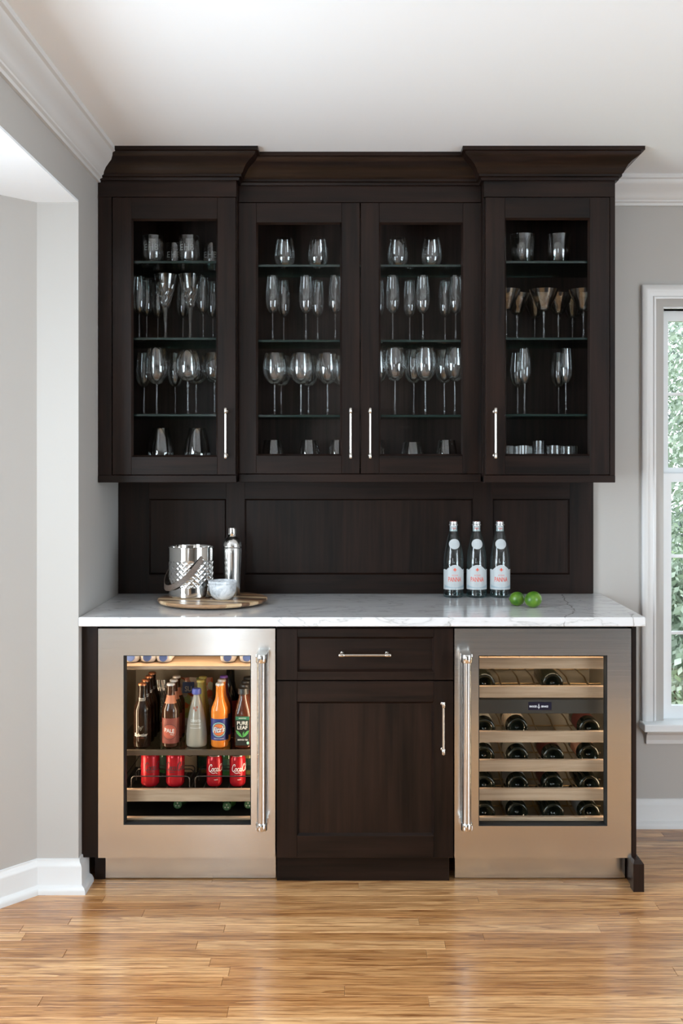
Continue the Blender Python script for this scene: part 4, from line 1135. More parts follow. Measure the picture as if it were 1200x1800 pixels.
# mineral water bottles
WG = clear_glass('pale_blue_bottle_glass', (0.88, 0.945, 0.95), (0.30, 0.56, 0.60), 0.05, 0.02, 4.0, 0.8, 1.8)
M['wlabel'] = plain('white_label_paper', (0.50, 0.53, 0.54), 0.45)
M['greylabel'] = plain('grey_blue_band', (0.33, 0.42, 0.47), 0.5)
M['redink'] = plain('red_ink', (0.75, 0.10, 0.05), 0.5)
M['paleink'] = plain('pale_grey_ink', (0.52, 0.57, 0.59), 0.5)
M['capred'] = plain('red_cap', (0.65, 0.09, 0.06), 0.4)
M['capsilver'] = plain('silver_cap', (0.72, 0.72, 0.72), 0.3, 0.8)
WP = [(0, 0.004), (0.030, 0.0), (0.0375, 0.003), (0.0396, 0.010), (0.0390, 0.022), (0.0390, 0.080), (0.0390, 0.120), (0.0391, 0.128), (0.0392, 0.140), (0.0360, 0.172), (0.0295, 0.205), (0.0220, 0.236), (0.0165, 0.256), (0.0145, 0.270), (0.0140, 0.280)]
def water_bottle():
    t = thing('water_bottle', (0, 0, 0), 'x', 'bottle')
    prof = WP[:1]+[(q[0], q[1]) for q in sm2(WP[1:], 3)]
    MB().lathe(prof, seg=40).build('body', WG, t, 50)
    rf = prof_r(prof[1:])
    # water surface and bottle base thickness
    MB().lathe([(0, 0.010), (0.034, 0.010), (0.0365, 0.014)], seg=32).build('base', clear_glass('teal_base_glass', (0.45, 0.66, 0.68), (0.1, 0.28, 0.3), 0.05), t, 50)
    # main label with wavy top
    nu_ = 40; mb = MB(); vs = []; fs = []
    for i in range(nu_+1):
        u = -1.45+2.9*i/nu_; top = 0.107+0.022*max(0.0, math.cos(u*1.55))**1.2 - (0.004*math.sin(abs(u)*4) if abs(u) > 1.0 else 0)
        for z in (0.033, top):
            r = rf(z)+0.0005; vs.append((r*math.sin(u), -r*math.cos(u), z))
    for i in range(nu_): fs.append((2*i, 2*i+2, 2*i+3, 2*i+1))
    lb_ = mb.add(vs, fs).build('label', M['wlabel'], t, 180, recalc=False)
    mb = MB(); wrap(mb, text2d('PANNA', 0.052, 0.018, bold=0.012), rf, 0, 0.073, 0.0009); wrap(mb, text2d('ACQUA', 0.024, 0.0068), rf, 0, 0.0885, 0.0009)
    # lily mark
    for pts, w in (([(0, 0.0075), (0.0022, 0.003), (0, -0.004), (-0.0022, 0.003), (0, 0.0075)], 0.002), ([(0, -0.007), (0, 0.006)], 0.0022), ([(-0.0062, -0.001), (-0.0055, 0.003), (-0.003, 0.002), (-0.002, -0.002)], 0.0016), ([(0.0062, -0.001), (0.0055, 0.003), (0.003, 0.002), (0.002, -0.002)], 0.0016), ([(-0.0055, -0.0018), (0.0055, -0.0018)], 0.0016)):
        wrap(mb, ribbon2d(pts, w), rf, 0, 0.1095, 0.0009)
    tag(mb.build('lettering', M['redink'], lb_, recalc=False), 'red printed name and lily mark')
    mb = MB()
    n_ = 24; pts = []
    for i in range(n_+1): u = -0.046+0.092*i/n_; pts.append((u, 0.0475-0.0105*math.cos(u*34)))
    vs2 = [(p[0], p[1]) for p in pts]+[(p[0], 0.0405 if abs(p[0]) < 0.03 else 0.042) for p in pts]
    low = []
    for i in range(n_): low.append((i, i+1, n_+2+i, n_+1+i))
    wrap(mb, ([(p[0], 0.051-0.009*math.cos(p[0]*36)) for p in pts]+[(p[0], 0.0395) for p in pts], low), rf, 0, 0, 0.0008)
    mb.build('label_band', M['greylabel'], lb_, recalc=False)
    mb = MB(); wrap(mb, ([(-0.012, 0.0), (0.012, 0.0), (0.012, 0.0012), (-0.012, 0.0012)], [(0, 1, 2, 3)]), rf, 0, 0.060, 0.0008)
    mb.build('label_line', M['paleink'], lb_, recalc=False)
    # shoulder oval
    ov = [(0.0228*math.cos(a), 0.0195*math.copysign(abs(math.sin(a))**1.12, math.sin(a))) for a in [2*PI*i/36 for i in range(36)]]
    mb = MB(); wrap(mb, (ov, [tuple(range(36))]), rf, 0, 0.2085, 0.0007, split=0.005)
    ol = mb.build('shoulder_label', M['wlabel'], t, recalc=False)
    mb = MB(); wrap(mb, text2d('1564', 0.016, 0.0045), rf, 0, 0.2000, 0.0012); wrap(mb, ribbon2d([(-0.010, 0), (-0.004, 0.005), (0.002, 0.003), (0.009, 0.0045)], 0.0018), rf, 0, 0.2120, 0.0012)
    mb.build('shoulder_print', M['paleink'], ol, recalc=False)
    MB().lathe([(0.0150, 0.2575), (0.0147, 0.2585), (0.0143, 0.2775), (0.0138, 0.279)], seg=28).build('neck_label', M['wlabel'], t, 50)
    mb = MB(); wrap(mb, text2d('PANNA', 0.017, 0.007), lambda z: 0.0147, 0, 0.268, 0.0004); mb.build('neck_print', M['redink'], t, recalc=False)
    MB().lathe([(0.0138, 0.279), (0.0172, 0.2800), (0.0174, 0.2835), (0.0152, 0.285), (0.0148, 0.2862), (0.0152, 0.2874), (0.0147, 0.2888), (0.0151, 0.2900), (0.0146, 0.2935), (0.0138, 0.2955)], seg=28).build('cap', M['capsilver'], t, 40)
    return t
wb = water_bottle()
for i, (x, lab, redtop) in enumerate(((796.7, 'water bottle with white label, leftmost of three on counter', True), (837.2, 'water bottle with white label, middle of three, plain silver cap', False), (878.3, 'water bottle with white label, rightmost of three, beside the limes', True))):
    o = wb if i == 0 else copy_tree(wb)
    o.location = (PX(x, 4.24), 4.24, ZT+0.0002); o.rotation_euler = (0, 0, (0.05, -0.03, 0.0)[i])
    tag(o, lab, 'bottle', 'water bottles on the counter')
    MB().lathe([(0.0138, 0.2954), (0.0120, 0.2966), (0, 0.2970)], seg=24).build('cap_top', M['capred'] if redtop else M['capsilver'], o, 40, world=False)

# limes
lmm, lnt, lbb = new_mat('lime_skin'); setp(lbb, None, 0.32, spec=0.5)
lv = coords(lnt, (1, 1, 1)); lc = ramp(lnt, noise(lnt, lv, 24, 3), [(0.35, (0.035, 0.125, 0.008)), (0.7, (0.15, 0.28, 0.022))]); lnt.links.new(lc, lbb.inputs['Base Color'])
bump(lnt, lbb, noise(lnt, lv, 420, 2), 0.3, 0.0006)
def lime(x, y, r, rz, tilt, label):
    t = thing('lime', (x, y, ZT), label, 'lime', 'limes on the counter')
    prof = []
    for i in range(25):
        a = -PI/2+PI*i/24; rr = r*math.cos(a); z = r*1.10*math.sin(a)
        if i > 22: z += r*0.07*(i-22)/2
        if i < 1: z -= r*0.04
        prof.append((max(rr, 0), z))
    mb = MB().lathe(prof, seg=32, axis='X')
    b = mb.build('fruit', lmm, t, 180, world=False); b.location = (0, 0, r+0.0002); b.rotation_euler = (0, tilt, rz)
    n_ = MB().lathe([(0, 0.004), (0.003, 0.003), (0.004, 0), (0, -0.001)], seg=10, axis='X'); 
    s_ = n_.build('stem_scar', plain('lime_scar', (0.16, 0.14, 0.05), 0.7), b, 60, world=False); s_.location = (r*1.13, 0, 0)
lime(PX(908.5, 3.99), 3.99, 0.0258, R(150), 0.1, 'smaller green lime next to the water bottles')
lime(PX(937, 3.945), 3.945, 0.0292, R(30), -0.2, 'larger green lime nearest the counter front')
# ================================================================== INSIDE THE BEVERAGE FRIDGE
M['beer'] = plain('brown_beer_glass', (0.020, 0.009, 0.005), 0.12, spec=0.4)
M['amber'] = plain('amber_beer_glass', (0.055, 0.018, 0.008), 0.07, spec=0.6)
M['orange'] = plain('orange_soda', (0.90, 0.26, 0.035), 0.12, spec=0.6)
M['grape'] = plain('grape_soda', (0.10, 0.02, 0.05), 0.10, spec=0.6)
M['tea'] = plain('brewed_tea', (0.075, 0.020, 0.010), 0.12, spec=0.6)
M['greenbottle'] = plain('green_bottle', (0.03, 0.10, 0.03), 0.08, spec=0.6)
M['olive'] = plain('pale_olive_bottle', (0.36, 0.31, 0.10), 0.12, spec=0.6)
M['milky'] = plain('cloudy_lemonade_glass', (0.37, 0.33, 0.275), 0.08, spec=0.6)
M['capgold'] = plain('copper_cap', (0.50, 0.20, 0.10), 0.35, 0.7)
M['capwhite'] = plain('pale_cap', (0.75, 0.70, 0.65), 0.4, 0.2)
M['capblue'] = plain('blue_cap', (0.10, 0.12, 0.42), 0.4)
M['cappurple'] = plain('purple_cap', (0.16, 0.07, 0.35), 0.4)
M['capyellow'] = plain('yellow_cap', (0.55, 0.47, 0.12), 0.4)
M['capblack'] = plain('black_cap', (0.02, 0.018, 0.018), 0.4)
M['palelabel'] = plain('brick_red_label', (0.25, 0.055, 0.038), 0.5)
M['paledisc'] = plain('orange_red_disc', (0.52, 0.105, 0.06), 0.5)
M['ink_white'] = plain('white_ink', (0.80, 0.78, 0.74), 0.5)
M['ink_dark'] = plain('dark_ink', (0.03, 0.02, 0.02), 0.5)
M['ink_grey'] = plain('grey_ink', (0.33, 0.32, 0.30), 0.5)
M['neckorange'] = plain('salmon_neck_label', (0.62, 0.22, 0.11), 0.5)
M['navy'] = plain('navy_label', (0.035, 0.05, 0.22), 0.45)
M['sodaorange'] = plain('orange_label_disc', (0.85, 0.22, 0.06), 0.45)
M['mint'] = plain('mint_ring', (0.35, 0.62, 0.50), 0.45)
M['tealabel'] = plain('black_tea_label', (0.018, 0.020, 0.018), 0.4)
M['leafgreen'] = plain('leaf_green_print', (0.10, 0.38, 0.10), 0.45)
M['darkgreen'] = plain('dark_green_band', (0.03, 0.16, 0.09), 0.45)
M['cokered'] = plain('red_can', (0.50, 0.012, 0.022), 0.25, 0.35)
M['canlid'] = plain('aluminium_lid', (0.72, 0.70, 0.66), 0.25, 1.0)
M['foil'] = plain('silver_foil', (0.62, 0.64, 0.65), 0.22, 1.0)

LN = [(0, 0.003), (0.024, 0.0), (0.0285, 0.002), (0.0305, 0.007), (0.0305, 0.122), (0.0290, 0.136), (0.0225, 0.152), (0.0165, 0.168), (0.0140, 0.186), (0.0130, 0.208), (0.0138, 0.211), (0.0138, 0.2165), (0.0125, 0.218)]
def crown_cap(z, mat, t, r=0.0148):
    mb = MB(); vs = []; fs = []; n = 42
    for k, (rr, zz) in enumerate(((r, z-0.0005), (r*0.985, z+0.003), (r*0.90, z+0.0062), (r*0.78, z+0.0072))):
        for i in range(n):
            a = 2*PI*i/n; q = rr*(1.035 if (k == 0 and i % 2) else 1.0); vs.append((q*math.cos(a), q*math.sin(a), zz))
    for k in range(3):
        for i in range(n): j = (i+1) % n; fs.append((k*n+i, k*n+j, (k+1)*n+j, (k+1)*n+i))
    fs.append(tuple(3*n+i for i in range(n)))
    return mb.add(vs, fs).build('cap', mat, t, 40, world=False)
def patch(rf, z0, z1, half, eps=0.0004, n=24, m=4):
    vs = []; fs = []
    for j in range(m+1):
        z = z0+(z1-z0)*j/m; r = rf(z)+eps
        for i in range(n+1):
            a = -half+2*half*i/n; vs.append((r*math.sin(a), -r*math.cos(a), z))
    for j in range(m):
        for i in range(n): q = j*(n+1)+i; fs.append((q, q+1, q+n+2, q+n+1))
    return MB().add(vs, fs)
def longneck(name, glass, cap, deco=None):
    t = thing(name, (0, 0, 0), 'x', 'bottle')
    prof = LN[:4]+sm2(LN[4:10], 3)+LN[10:]
    MB().lathe(prof, seg=28).build('body', glass, t, 50, world=False)
    crown_cap(0.2175, cap, t)
    if deco: deco(t, prof_r(prof[1:]))
    return t
def deco_bud(t, rf):
    mb = MB(); wrap(mb, text2d('Budweiser', 0.050, 0.012, shear=0.25, bold=0.012), rf, 0, 0.047, 0.0005)
    tag(mb.build('lettering', M['ink_white'], t, recalc=False, world=False), 'white script lettering')
    mb = MB(); wrap(mb, text2d('KING OF BEERS', 0.022, 0.004), rf, 0, 0.036, 0.0005)
    mb.build('small_print', M['palelabel'], t, recalc=False, world=False)
    mb = MB()
    for pts in ([(-0.009, 0.010), (-0.0035, 0.002), (0, -0.007), (0.0035, 0.002), (0.009, 0.010), (0.004, 0.008), (0, 0.004), (-0.004, 0.008), (-0.009, 0.010)], [(-0.004, -0.001), (0, 0.0025), (0.004, -0.001)]):
        wrap(mb, ribbon2d(pts, 0.0012), rf, 0, 0.068, 0.0005)
    mb.build('crest', M['ink_grey'], t, recalc=False, world=False)
    mb = MB(); wrap(mb, ribbon2d([(-0.013, 0.005), (-0.006, 0.0025), (0.006, 0.0025), (0.013, 0.005), (0.010, -0.005), (-0.010, -0.005), (-0.013, 0.005)], 0.0012), rf, 0.003, 0.170, 0.0005)
    wrap(mb, ribbon2d([(-0.011, -0.001), (0.011, -0.001)], 0.001), rf, 0.003, 0.170, 0.0005)
    mb.build('bow_tie', M['ink_white'], t, recalc=False, world=False)
def deco_pale(t, rf):
    lb_ = patch(rf, 0.016, 0.105, 1.5).build('label', M['palelabel'], t, 180, recalc=False, world=False)
    mb = MB(); wrap(mb, disc2d(0.0245), rf, 0, 0.058, 0.0008); mb.build('label_disc', M['paledisc'], lb_, recalc=False, world=False)
    mb = MB(); wrap(mb, disc2d(0.0272, r2=0.0262), rf, 0, 0.058, 0.0009); wrap(mb, disc2d(0.0222, r2=0.0215), rf, 0, 0.058, 0.0010)
    mb.build('label_ring', M['ink_dark'], lb_, recalc=False, world=False)
    v, f = text2d('PALE', 0.034, 0.014, bold=0.02); v = [(x, z-x*0.14) for x, z in v]
    mb = MB(); wrap(mb, (v, f), rf, 0, 0.062, 0.0012); v2, f2 = text2d('ALE', 0.012, 0.006); v2 = [(x, z-x*0.14) for x, z in v2]; wrap(mb, (v2, f2), rf, 0.009, 0.049, 0.0012)
    mb.build('lettering', M['ink_white'], lb_, recalc=False, world=False)
    patch(rf, 0.155, 0.183, PI*0.98, n=32).build('neck_label', M['neckorange'], t, 180, recalc=False, world=False)
def deco_fitz(t, rf):
    lb_ = patch(rf, 0.027, 0.103, 1.6).build('label', M['navy'], t, 180, recalc=False, world=False)
    mb = MB(); wrap(mb, disc2d(0.0258, r2=0.0228), rf, 0, 0.065, 0.0008); mb.build('label_ring', M['mint'], lb_, recalc=False, world=False)
    mb = MB(); wrap(mb, disc2d(0.0208), rf, 0, 0.065, 0.0008); mb.build('label_disc', M['sodaorange'], lb_, recalc=False, world=False)
    v, f = text2d("Fitz's", 0.044, 0.020, shear=0.3, bold=0.03); v = [(x, z+x*0.12) for x, z in v]
    v0, f0 = text2d("Fitz's", 0.047, 0.0225, shear=0.3, bold=0.075); v0 = [(x, z+x*0.12) for x, z in v0]
    mb = MB(); wrap(mb, (v0, f0), rf, 0, 0.066, 0.0011); mb.build('lettering_outline', M['navy'], lb_, recalc=False, world=False)
    mb = MB(); wrap(mb, (v, f), rf, 0, 0.066, 0.0015); wrap(mb, text2d('PREMIUM ORANGE', 0.036, 0.004), rf, 0, 0.0335, 0.0009)
    mb.build('lettering', M['ink_white'], lb_, recalc=False, world=False)
def deco_slim(t, rf): pass

def row(proto_fn, x, d0, n, step, labels, group, z, rz=0.0, alt=None):
    first = None
    for i in range(n):
        if alt and i in alt: o = alt[i]()
        elif first is None: o = first = proto_fn()
        else: o = copy_tree(first)
        d = d0+step*i
        o.location = (PX(x, d0), d, z); o.rotation_euler = (0, 0, rz)
        tag(o, labels[i], 'bottle', group)
ZB2 = Z2-0.001+0.0002
D0 = 3.872
pos4 = ['front of the row', 'second in the row', 'third in the row', 'last in the row']
grp = 'bottles in the beverage fridge'
row(lambda: longneck('beer_bottle', M['beer'], M['capgold'], deco_bud), 250, D0, 4, 0.066, ['dark brown lager bottle at left of fridge, '+p for p in pos4], grp, ZB2)
row(lambda: longneck('beer_bottle', M['amber'], M['capwhite'], deco_pale), 300, D0, 3, 0.066, ['pale ale bottle with brick red label, '+p for p in pos4[:3]], grp, ZB2)
CL = [(0, 0.003), (0.030, 0.0), (0.0355, 0.003), (0.0372, 0.010), (0.0368, 0.045), (0.0335, 0.080), (0.0275, 0.115), (0.0205, 0.148), (0.0145, 0.170), (0.0118, 0.180), (0.0118, 0.186)]
def lemonade():
    t = thing('lemonade_bottle', (0, 0, 0), 'x', 'bottle')
    prof = CL[:4]+sm2(CL[4:], 3); rf = prof_r(prof[1:])
    MB().lathe(prof, seg=32).build('body', M['milky'], t, 50, world=False)
    MB().lathe([(0.0155, 0.184), (0.0168, 0.185), (0.0165, 0.199), (0.0150, 0.2035), (0, 0.204)], seg=32).build('cap', M['capblue'], t, 40, world=False)
    mb = MB()
    for cx, cz, rr in ((-0.006, 0.138, 0.0042), (0.004, 0.141, 0.0036), (0.0005, 0.131, 0.0036)): wrap(mb, disc2d(rr, cx, cz, 14, sy=1.2), rf, 0, 0, 0.0005)
    mb.build('fruit_print', plain('brick_print', (0.34, 0.12, 0.07), 0.5), t, recalc=False, world=False)
    mb = MB(); wrap(mb, text2d('GRANITA', 0.036, 0.009), rf, 0, 0.095, 0.0005); wrap(mb, ribbon2d([(-0.020, 0), (0.020, 0)], 0.001), rf, 0, 0.083, 0.0005); wrap(mb, ribbon2d([(-0.020, 0), (0.020, 0)], 0.001), rf, 0, 0.070, 0.0005)
    mb.build('lettering', M['ink_white'], t, recalc=False, world=False)
    return t
row(lemonade, 345.5, D0+0.008, 1, 0.07, ['cloudy lemonade bottle with blue cap, tapering body'], grp, ZB2)
def slim():
    t = thing('cider_bottle', (0, 0, 0), 'x', 'bottle')
    pr = [(0, 0.002), (0.022, 0.0), (0.0255, 0.004), (0.0258, 0.070), (0.0225, 0.110), (0.0165, 0.150), (0.0125, 0.185), (0.0115, 0.205), (0.0125, 0.209), (0.0125, 0.214)]
    MB().lathe(pr, seg=28).build('body', M['olive'], t, 50, world=False); crown_cap(0.213, M['capyellow'], t)
    return t
row(slim, 352.5, D0+0.078, 2, 0.062, ['pale olive bottle with yellow cap behind the lemonade', 'pale olive bottle with yellow cap, last behind the lemonade'], grp, ZB2)
row(lambda: longneck('soda_bottle', M['orange'], M['capwhite'], deco_fitz), 386, D0, 3, 0.066, ['orange soda bottle with navy label, front of the row', 'orange soda bottle with navy label, second in the row', 'purple capped grape soda bottle behind the orange sodas'], grp, ZB2, alt={2: lambda: longneck('soda_bottle', M['grape'], M['cappurple'])})
# tall dark bottle standing behind
db = thing('wine_bottle', (PX(405, 4.10), 4.10, ZB2), 'tall black bottle with red label behind the orange sodas', 'bottle', grp)
MB().lathe([(0, 0.003), (0.034, 0), (0.0375, 0.005), (0.0375, 0.120), (0.033, 0.142), (0.022, 0.160), (0.0165, 0.185), (0.0150, 0.250), (0.0160, 0.252), (0.0160, 0.262), (0, 0.262)], seg=32).build('body', plain('black_bottle', (0.010, 0.009, 0.008), 0.12), db, 50, world=False)
patch(lambda z: 0.0375, 0.020, 0.118, 1.5).build('label', plain('red_print_label', (0.55, 0.05, 0.04), 0.5), db, 180, recalc=False, world=False)
# tea bottles
def rsq(r, n=32, e=3.2):
    return [(r*math.copysign(abs(math.cos(a))**(2/e), math.cos(a)), r*math.copysign(abs(math.sin(a))**(2/e), math.sin(a))) for a in [2*PI*(i+0.5)/n for i in range(n)]]
def tea():
    t = thing('tea_bottle', (0, 0, 0), 'x', 'bottle')
    lv = [(0.026, 0, 3.6), (0.0300, 0.004, 3.6), (0.0305, 0.05, 3.6), (0.0305, 0.118, 3.4), (0.0285, 0.130, 3.0), (0.0245, 0.148, 2.4), (0.0190, 0.168, 2.0), (0.0165, 0.176, 2.0), (0.0162, 0.190, 2.0)]
    vs = []; fs = []; n = 32
    for r, z, e in lv: vs += [(x, y, z) for x, y in rsq(r, n, e)]
    for k in range(len(lv)-1):
        for i in range(n): j = (i+1) % n; fs.append((k*n+i, k*n+j, (k+1)*n+j, (k+1)*n+i))
    fs.append(tuple(range(n))[::-1])
    MB().add(vs, fs).build('body', M['tea'], t, 50, world=False)
    mb = MB().lathe([(0.0185, 0.186), (0.0195, 0.187), (0.0195, 0.193), (0.0190, 0.194), (0.0190, 0.203), (0.0175, 0.206), (0, 0.2062)], seg=36)
    mb.build('cap', M['capblack'], t, 40, world=False)
    yl = -0.0309
    lb_ = MB().box(-0.0245, 0.0245, yl, yl+0.004, 0.010, 0.112, 0.0006).build('label', M['tealabel'], t, world=False)
    MB().box(-0.0245, 0.0245, yl-0.0004, yl, 0.100, 0.112).build('label_band', M['darkgreen'], lb_, world=False)
    mb = MB(); flat(mb, text2d('PURE', 0.038, 0.0125, bold=0.02), 0, yl-0.0008, 0.089); flat(mb, text2d('LEAF', 0.036, 0.0125, bold=0.02), 0, yl-0.0008, 0.0735)
    flat(mb, text2d('BREWED TEA', 0.036, 0.0055, bold=0.01), 0.001, yl-0.0008, 0.030); flat(mb, text2d('UNSWEETENED', 0.026, 0.004), 0, yl-0.0008, 0.106)
    mb.build('lettering', M['ink_white'], lb_, recalc=False, world=False)
    mb = MB()
    for s in (-1, 1):
        lf = [(0, 0), (0.010, 0.004), (0.019, 0.013), (0.024, 0.025), (0.015, 0.022), (0.006, 0.012)]
        flat(mb, ([(s*x, z) for x, z in lf], [tuple(range(6))]), 0, yl-0.0007, 0.0385)
    flat(mb, ([(0, 0), (0.005, 0.010), (0.006, 0.021), (0.001, 0.014)], [(0, 1, 2, 3)]), 0, yl-0.0009, 0.0405)
    mb.build('leaf_print', M['leafgreen'], lb_, recalc=False, world=False)
    mb = MB(); flat(mb, disc2d(0.0045, 0, 0, 16, sy=1.2), 0.019, yl-0.0008, 0.019); mb.build('seal_print', M['mint'], lb_, recalc=False, world=False)
    return t
row(tea, 427.5, D0, 4, 0.066, ['brewed tea bottle with black cap at right, '+p for p in pos4], grp, ZB2)

# snack pouches leaning at the back
def pouch(name, x, d, w, h, th, mat, label):
    t = thing(name, (PX(x, d), d, ZB2), label, 'pouch')
    vs = []; fs = []; n, m = 14, 14
    for sgn in (-1, 1):
        for j in range(m+1):
            for i in range(n+1):
                u = i/n*2-1; v = j/m
                bul = th*(1-abs(u)**2.6)*(1-abs(v*2-1)**4)**0.8
                wob = 0.0025*math.sin(u*9+v*11)+0.002*math.sin(v*23)
                vs.append((u*w/2, sgn*(bul+0.0004)+wob, 0.0008+v*h))
    q = (n+1)*(m+1)
    for s in (0, q):
        for j in range(m):
            for i in range(n): a = s+j*(n+1)+i; fs.append((a, a+1, a+n+2, a+n+1))
    b = MB().add(vs, fs).build('body', mat, t, 60, world=False)
    return t, b
def snack_mat():
    m, nt, b = new_mat('printed_snack_foil'); v = coords(nt, (1, 1, 1))
    n1 = nd(nt, 'ShaderNodeTexVoronoi'); n1.inputs['Scale'].default_value = 42; nt.links.new(v, n1.inputs['Vector'])
    c = ramp(nt, n1.outputs['Color'], [(0.15, (0.75, 0.70, 0.60)), (0.42, (0.70, 0.12, 0.05)), (0.50, (0.78, 0.60, 0.20)), (0.62, (0.30, 0.48, 0.16)), (0.78, (0.80, 0.76, 0.68))])
    nt.links.new(c, b.inputs['Base Color']); setp(b, None, 0.28, 0.1); return m
pt, pb = pouch('snack_pouch', 345, 4.165, 0.125, 0.185, 0.016, snack_mat(), 'colourful printed snack pouch behind the lemonade bottle')
MB().box(-0.050, -0.005, -0.0205, -0.0195, 0.130, 0.172).build('print_panel', plain('blue_print', (0.10, 0.16, 0.38), 0.4), pb, world=False)
mb = MB(); flat(mb, text2d('SU', 0.026, 0.020, bold=0.02), -0.028, -0.0212, 0.146); mb.build('lettering', M['ink_white'], pb, recalc=False, world=False)
pouch('foil_pouch', 283.5, 4.215, 0.050, 0.165, 0.012, M['foil'], 'silver foil pouch between the lager and pale ale rows')

# small white bottles lying on the top shelf, blue caps forward
def milk():
    t = thing('milk_bottle', (0, 0, 0), 'x', 'bottle'); hw, hh = 0.0275, 0.0215
    vs = []; fs = []; n = 32; lv = [(0.55, 0.0), (0.85, 0.004), (1.0, 0.014), (1.0, 0.13), (0.95, 0.138), (0.9, 0.14)]
    for s, y in lv:
        for i in range(n):
            a = 2*PI*(i+0.5)/n; e = 2/3.2
            vs.append((hw*s*math.copysign(abs(math.cos(a))**e, math.cos(a)), y, hh+hh*s*math.copysign(abs(math.sin(a))**e, math.sin(a))))
    for k in range(len(lv)-1):
        for i in range(n): j = (i+1) % n; fs.append((k*n+i, k*n+j, (k+1)*n+j, (k+1)*n+i))
    fs += [tuple(range(n)), tuple((len(lv)-1)*n+i for i in range(n))]
    MB().add(vs, fs).build('body', M['white'], t, 45, world=False)
    MB().lathe([(0, 0.014), (0.0125, 0.014), (0.0142, 0.012), (0.0142, 0), (0, 0)], (0, 0, hh), 28, '-Y').build('cap', plain('sky_blue_cap', (0.12, 0.20, 0.50), 0.4), t, 40, world=False)
    return t
mk0 = milk()
for i, (x, lab) in enumerate(((230, 'white bottle with blue cap on top shelf, leftmost'), (259, 'white bottle with blue cap on top shelf, second from left'), (287.5, 'white bottle with blue cap on top shelf, third from left'), (400, 'white bottle with blue cap on top shelf, second from right'), (434, 'white bottle with blue cap on top shelf, rightmost'))):
    o = mk0 if i == 0 else copy_tree(mk0)
    o.location = (PX(x, 3.872), 3.872, Z1-0.0008); tag(o, lab, 'bottle', 'white bottles lying on the top shelf')

# ---- cans
def script(n=5):
    """flowing hand-lettered strokes, unit height about 1"""
    S = []
    def st(pts, w): S.append(([(p.x, p.y) for p in smooth_path([(a, b, 0) for a, b in pts], 6)], w))
    def C(x):
        st([(x+0.62, 0.86), (x+0.55, 0.98), (x+0.38, 0.98), (x+0.14, 0.72), (x+0.02, 0.36), (x+0.10, 0.06), (x+0.32, 0.02), (x+0.56, 0.20)], 0.125)
        st([(x+0.62, 0.86), (x+0.60, 0.74), (x+0.50, 0.72)], 0.07)
    def o(x): st([(x+0.26, 0.50), (x+0.10, 0.42), (x+0.04, 0.20), (x+0.14, 0.03), (x+0.32, 0.12), (x+0.38, 0.36), (x+0.26, 0.50), (x+0.30, 0.40), (x+0.46, 0.42)], 0.10)
    def c(x): st([(x+0.38, 0.40), (x+0.30, 0.50), (x+0.12, 0.40), (x+0.05, 0.18), (x+0.16, 0.03), (x+0.36, 0.12), (x+0.46, 0.24)], 0.10)
    def a(x):
        st([(x+0.38, 0.40), (x+0.26, 0.50), (x+0.10, 0.38), (x+0.05, 0.16), (x+0.14, 0.03), (x+0.28, 0.14), (x+0.40, 0.44)], 0.10)
        st([(x+0.40, 0.46), (x+0.34, 0.16), (x+0.40, 0.03), (x+0.52, 0.12)], 0.10)
    C(0); o(0.56); c(0.98); a(1.38); st([(1.94, 0.34), (2.10, 0.36)], 0.10)
    C(2.02); o(2.58); st([(3.00, 0.14), (3.16, 0.60), (3.26, 0.96), (3.16, 0.94), (3.06, 0.40), (3.10, 0.06), (3.24, 0.10)], 0.10); a(3.22)
    st([(0.32, 0.02), (0.50, -0.14), (0.90, -0.22), (1.30, -0.16), (1.62, -0.28)], 0.09)
    return S
SCR = script()
def can(name, r, h, inkmat, tall):
    t = thing(name, (0, 0, 0), 'x', 'can')
    MB().lathe([(0, 0.004), (r*0.72, 0.004), (r*0.76, 0.0), (r*0.84, 0.002), (r*0.98, 0.010), (r, 0.014), (r, h-0.016), (r*0.985, h-0.012), (r*0.86, h-0.003), (r*0.85, h-0.002)], seg=40).build('body', M['cokered'], t, 40, world=False)
    ld = MB().lathe([(r*0.85, h-0.002), (r*0.87, h-0.001), (r*0.865, h), (r*0.82, h), (r*0.80, h-0.004), (r*0.74, h-0.0045), (0, h-0.004)], seg=36).build('lid', M['canlid'], t, 40, world=False)
    mb = MB(); vv, ff = disc2d(0.007, 0, 0, 16, r2=0.004, sy=1.3); mb.add([(x, z, h-0.0028) for x, z in vv], ff); mb.build('pull_tab', M['canlid'], ld, recalc=False, world=False)
    mb = MB(); sc = 0.021 if tall else 0.0185
    rf = lambda z: r
    zc = h*0.60
    for pts, w in SCR:
        wrap(mb, ribbon2d([((x-1.05)*sc*1.02, (z-0.4)*sc*1.35) for x, z in pts], w*sc*1.15), rf, 0, zc, 0.0006)
    mb.build('script_lettering', inkmat, t, recalc=False, world=False)
    if not tall:
        mb = MB(); wrap(mb, text2d('ORIGINAL', 0.022, 0.003, bold=0.02), rf, 0, h*0.37, 0.0005); wrap(mb, text2d('TASTE', 0.014, 0.003, bold=0.02), rf, 0.006, h*0.24, 0.0005)
        mb.build('small_print', M['ink_white'], t, recalc=False, world=False)
    return t
c1 = can('soda_can', 0.033, 0.118, M['ink_dark'], True)
c2 = can('soda_can', 0.0287, 0.108, M['ink_white'], False)
cd = 3.885
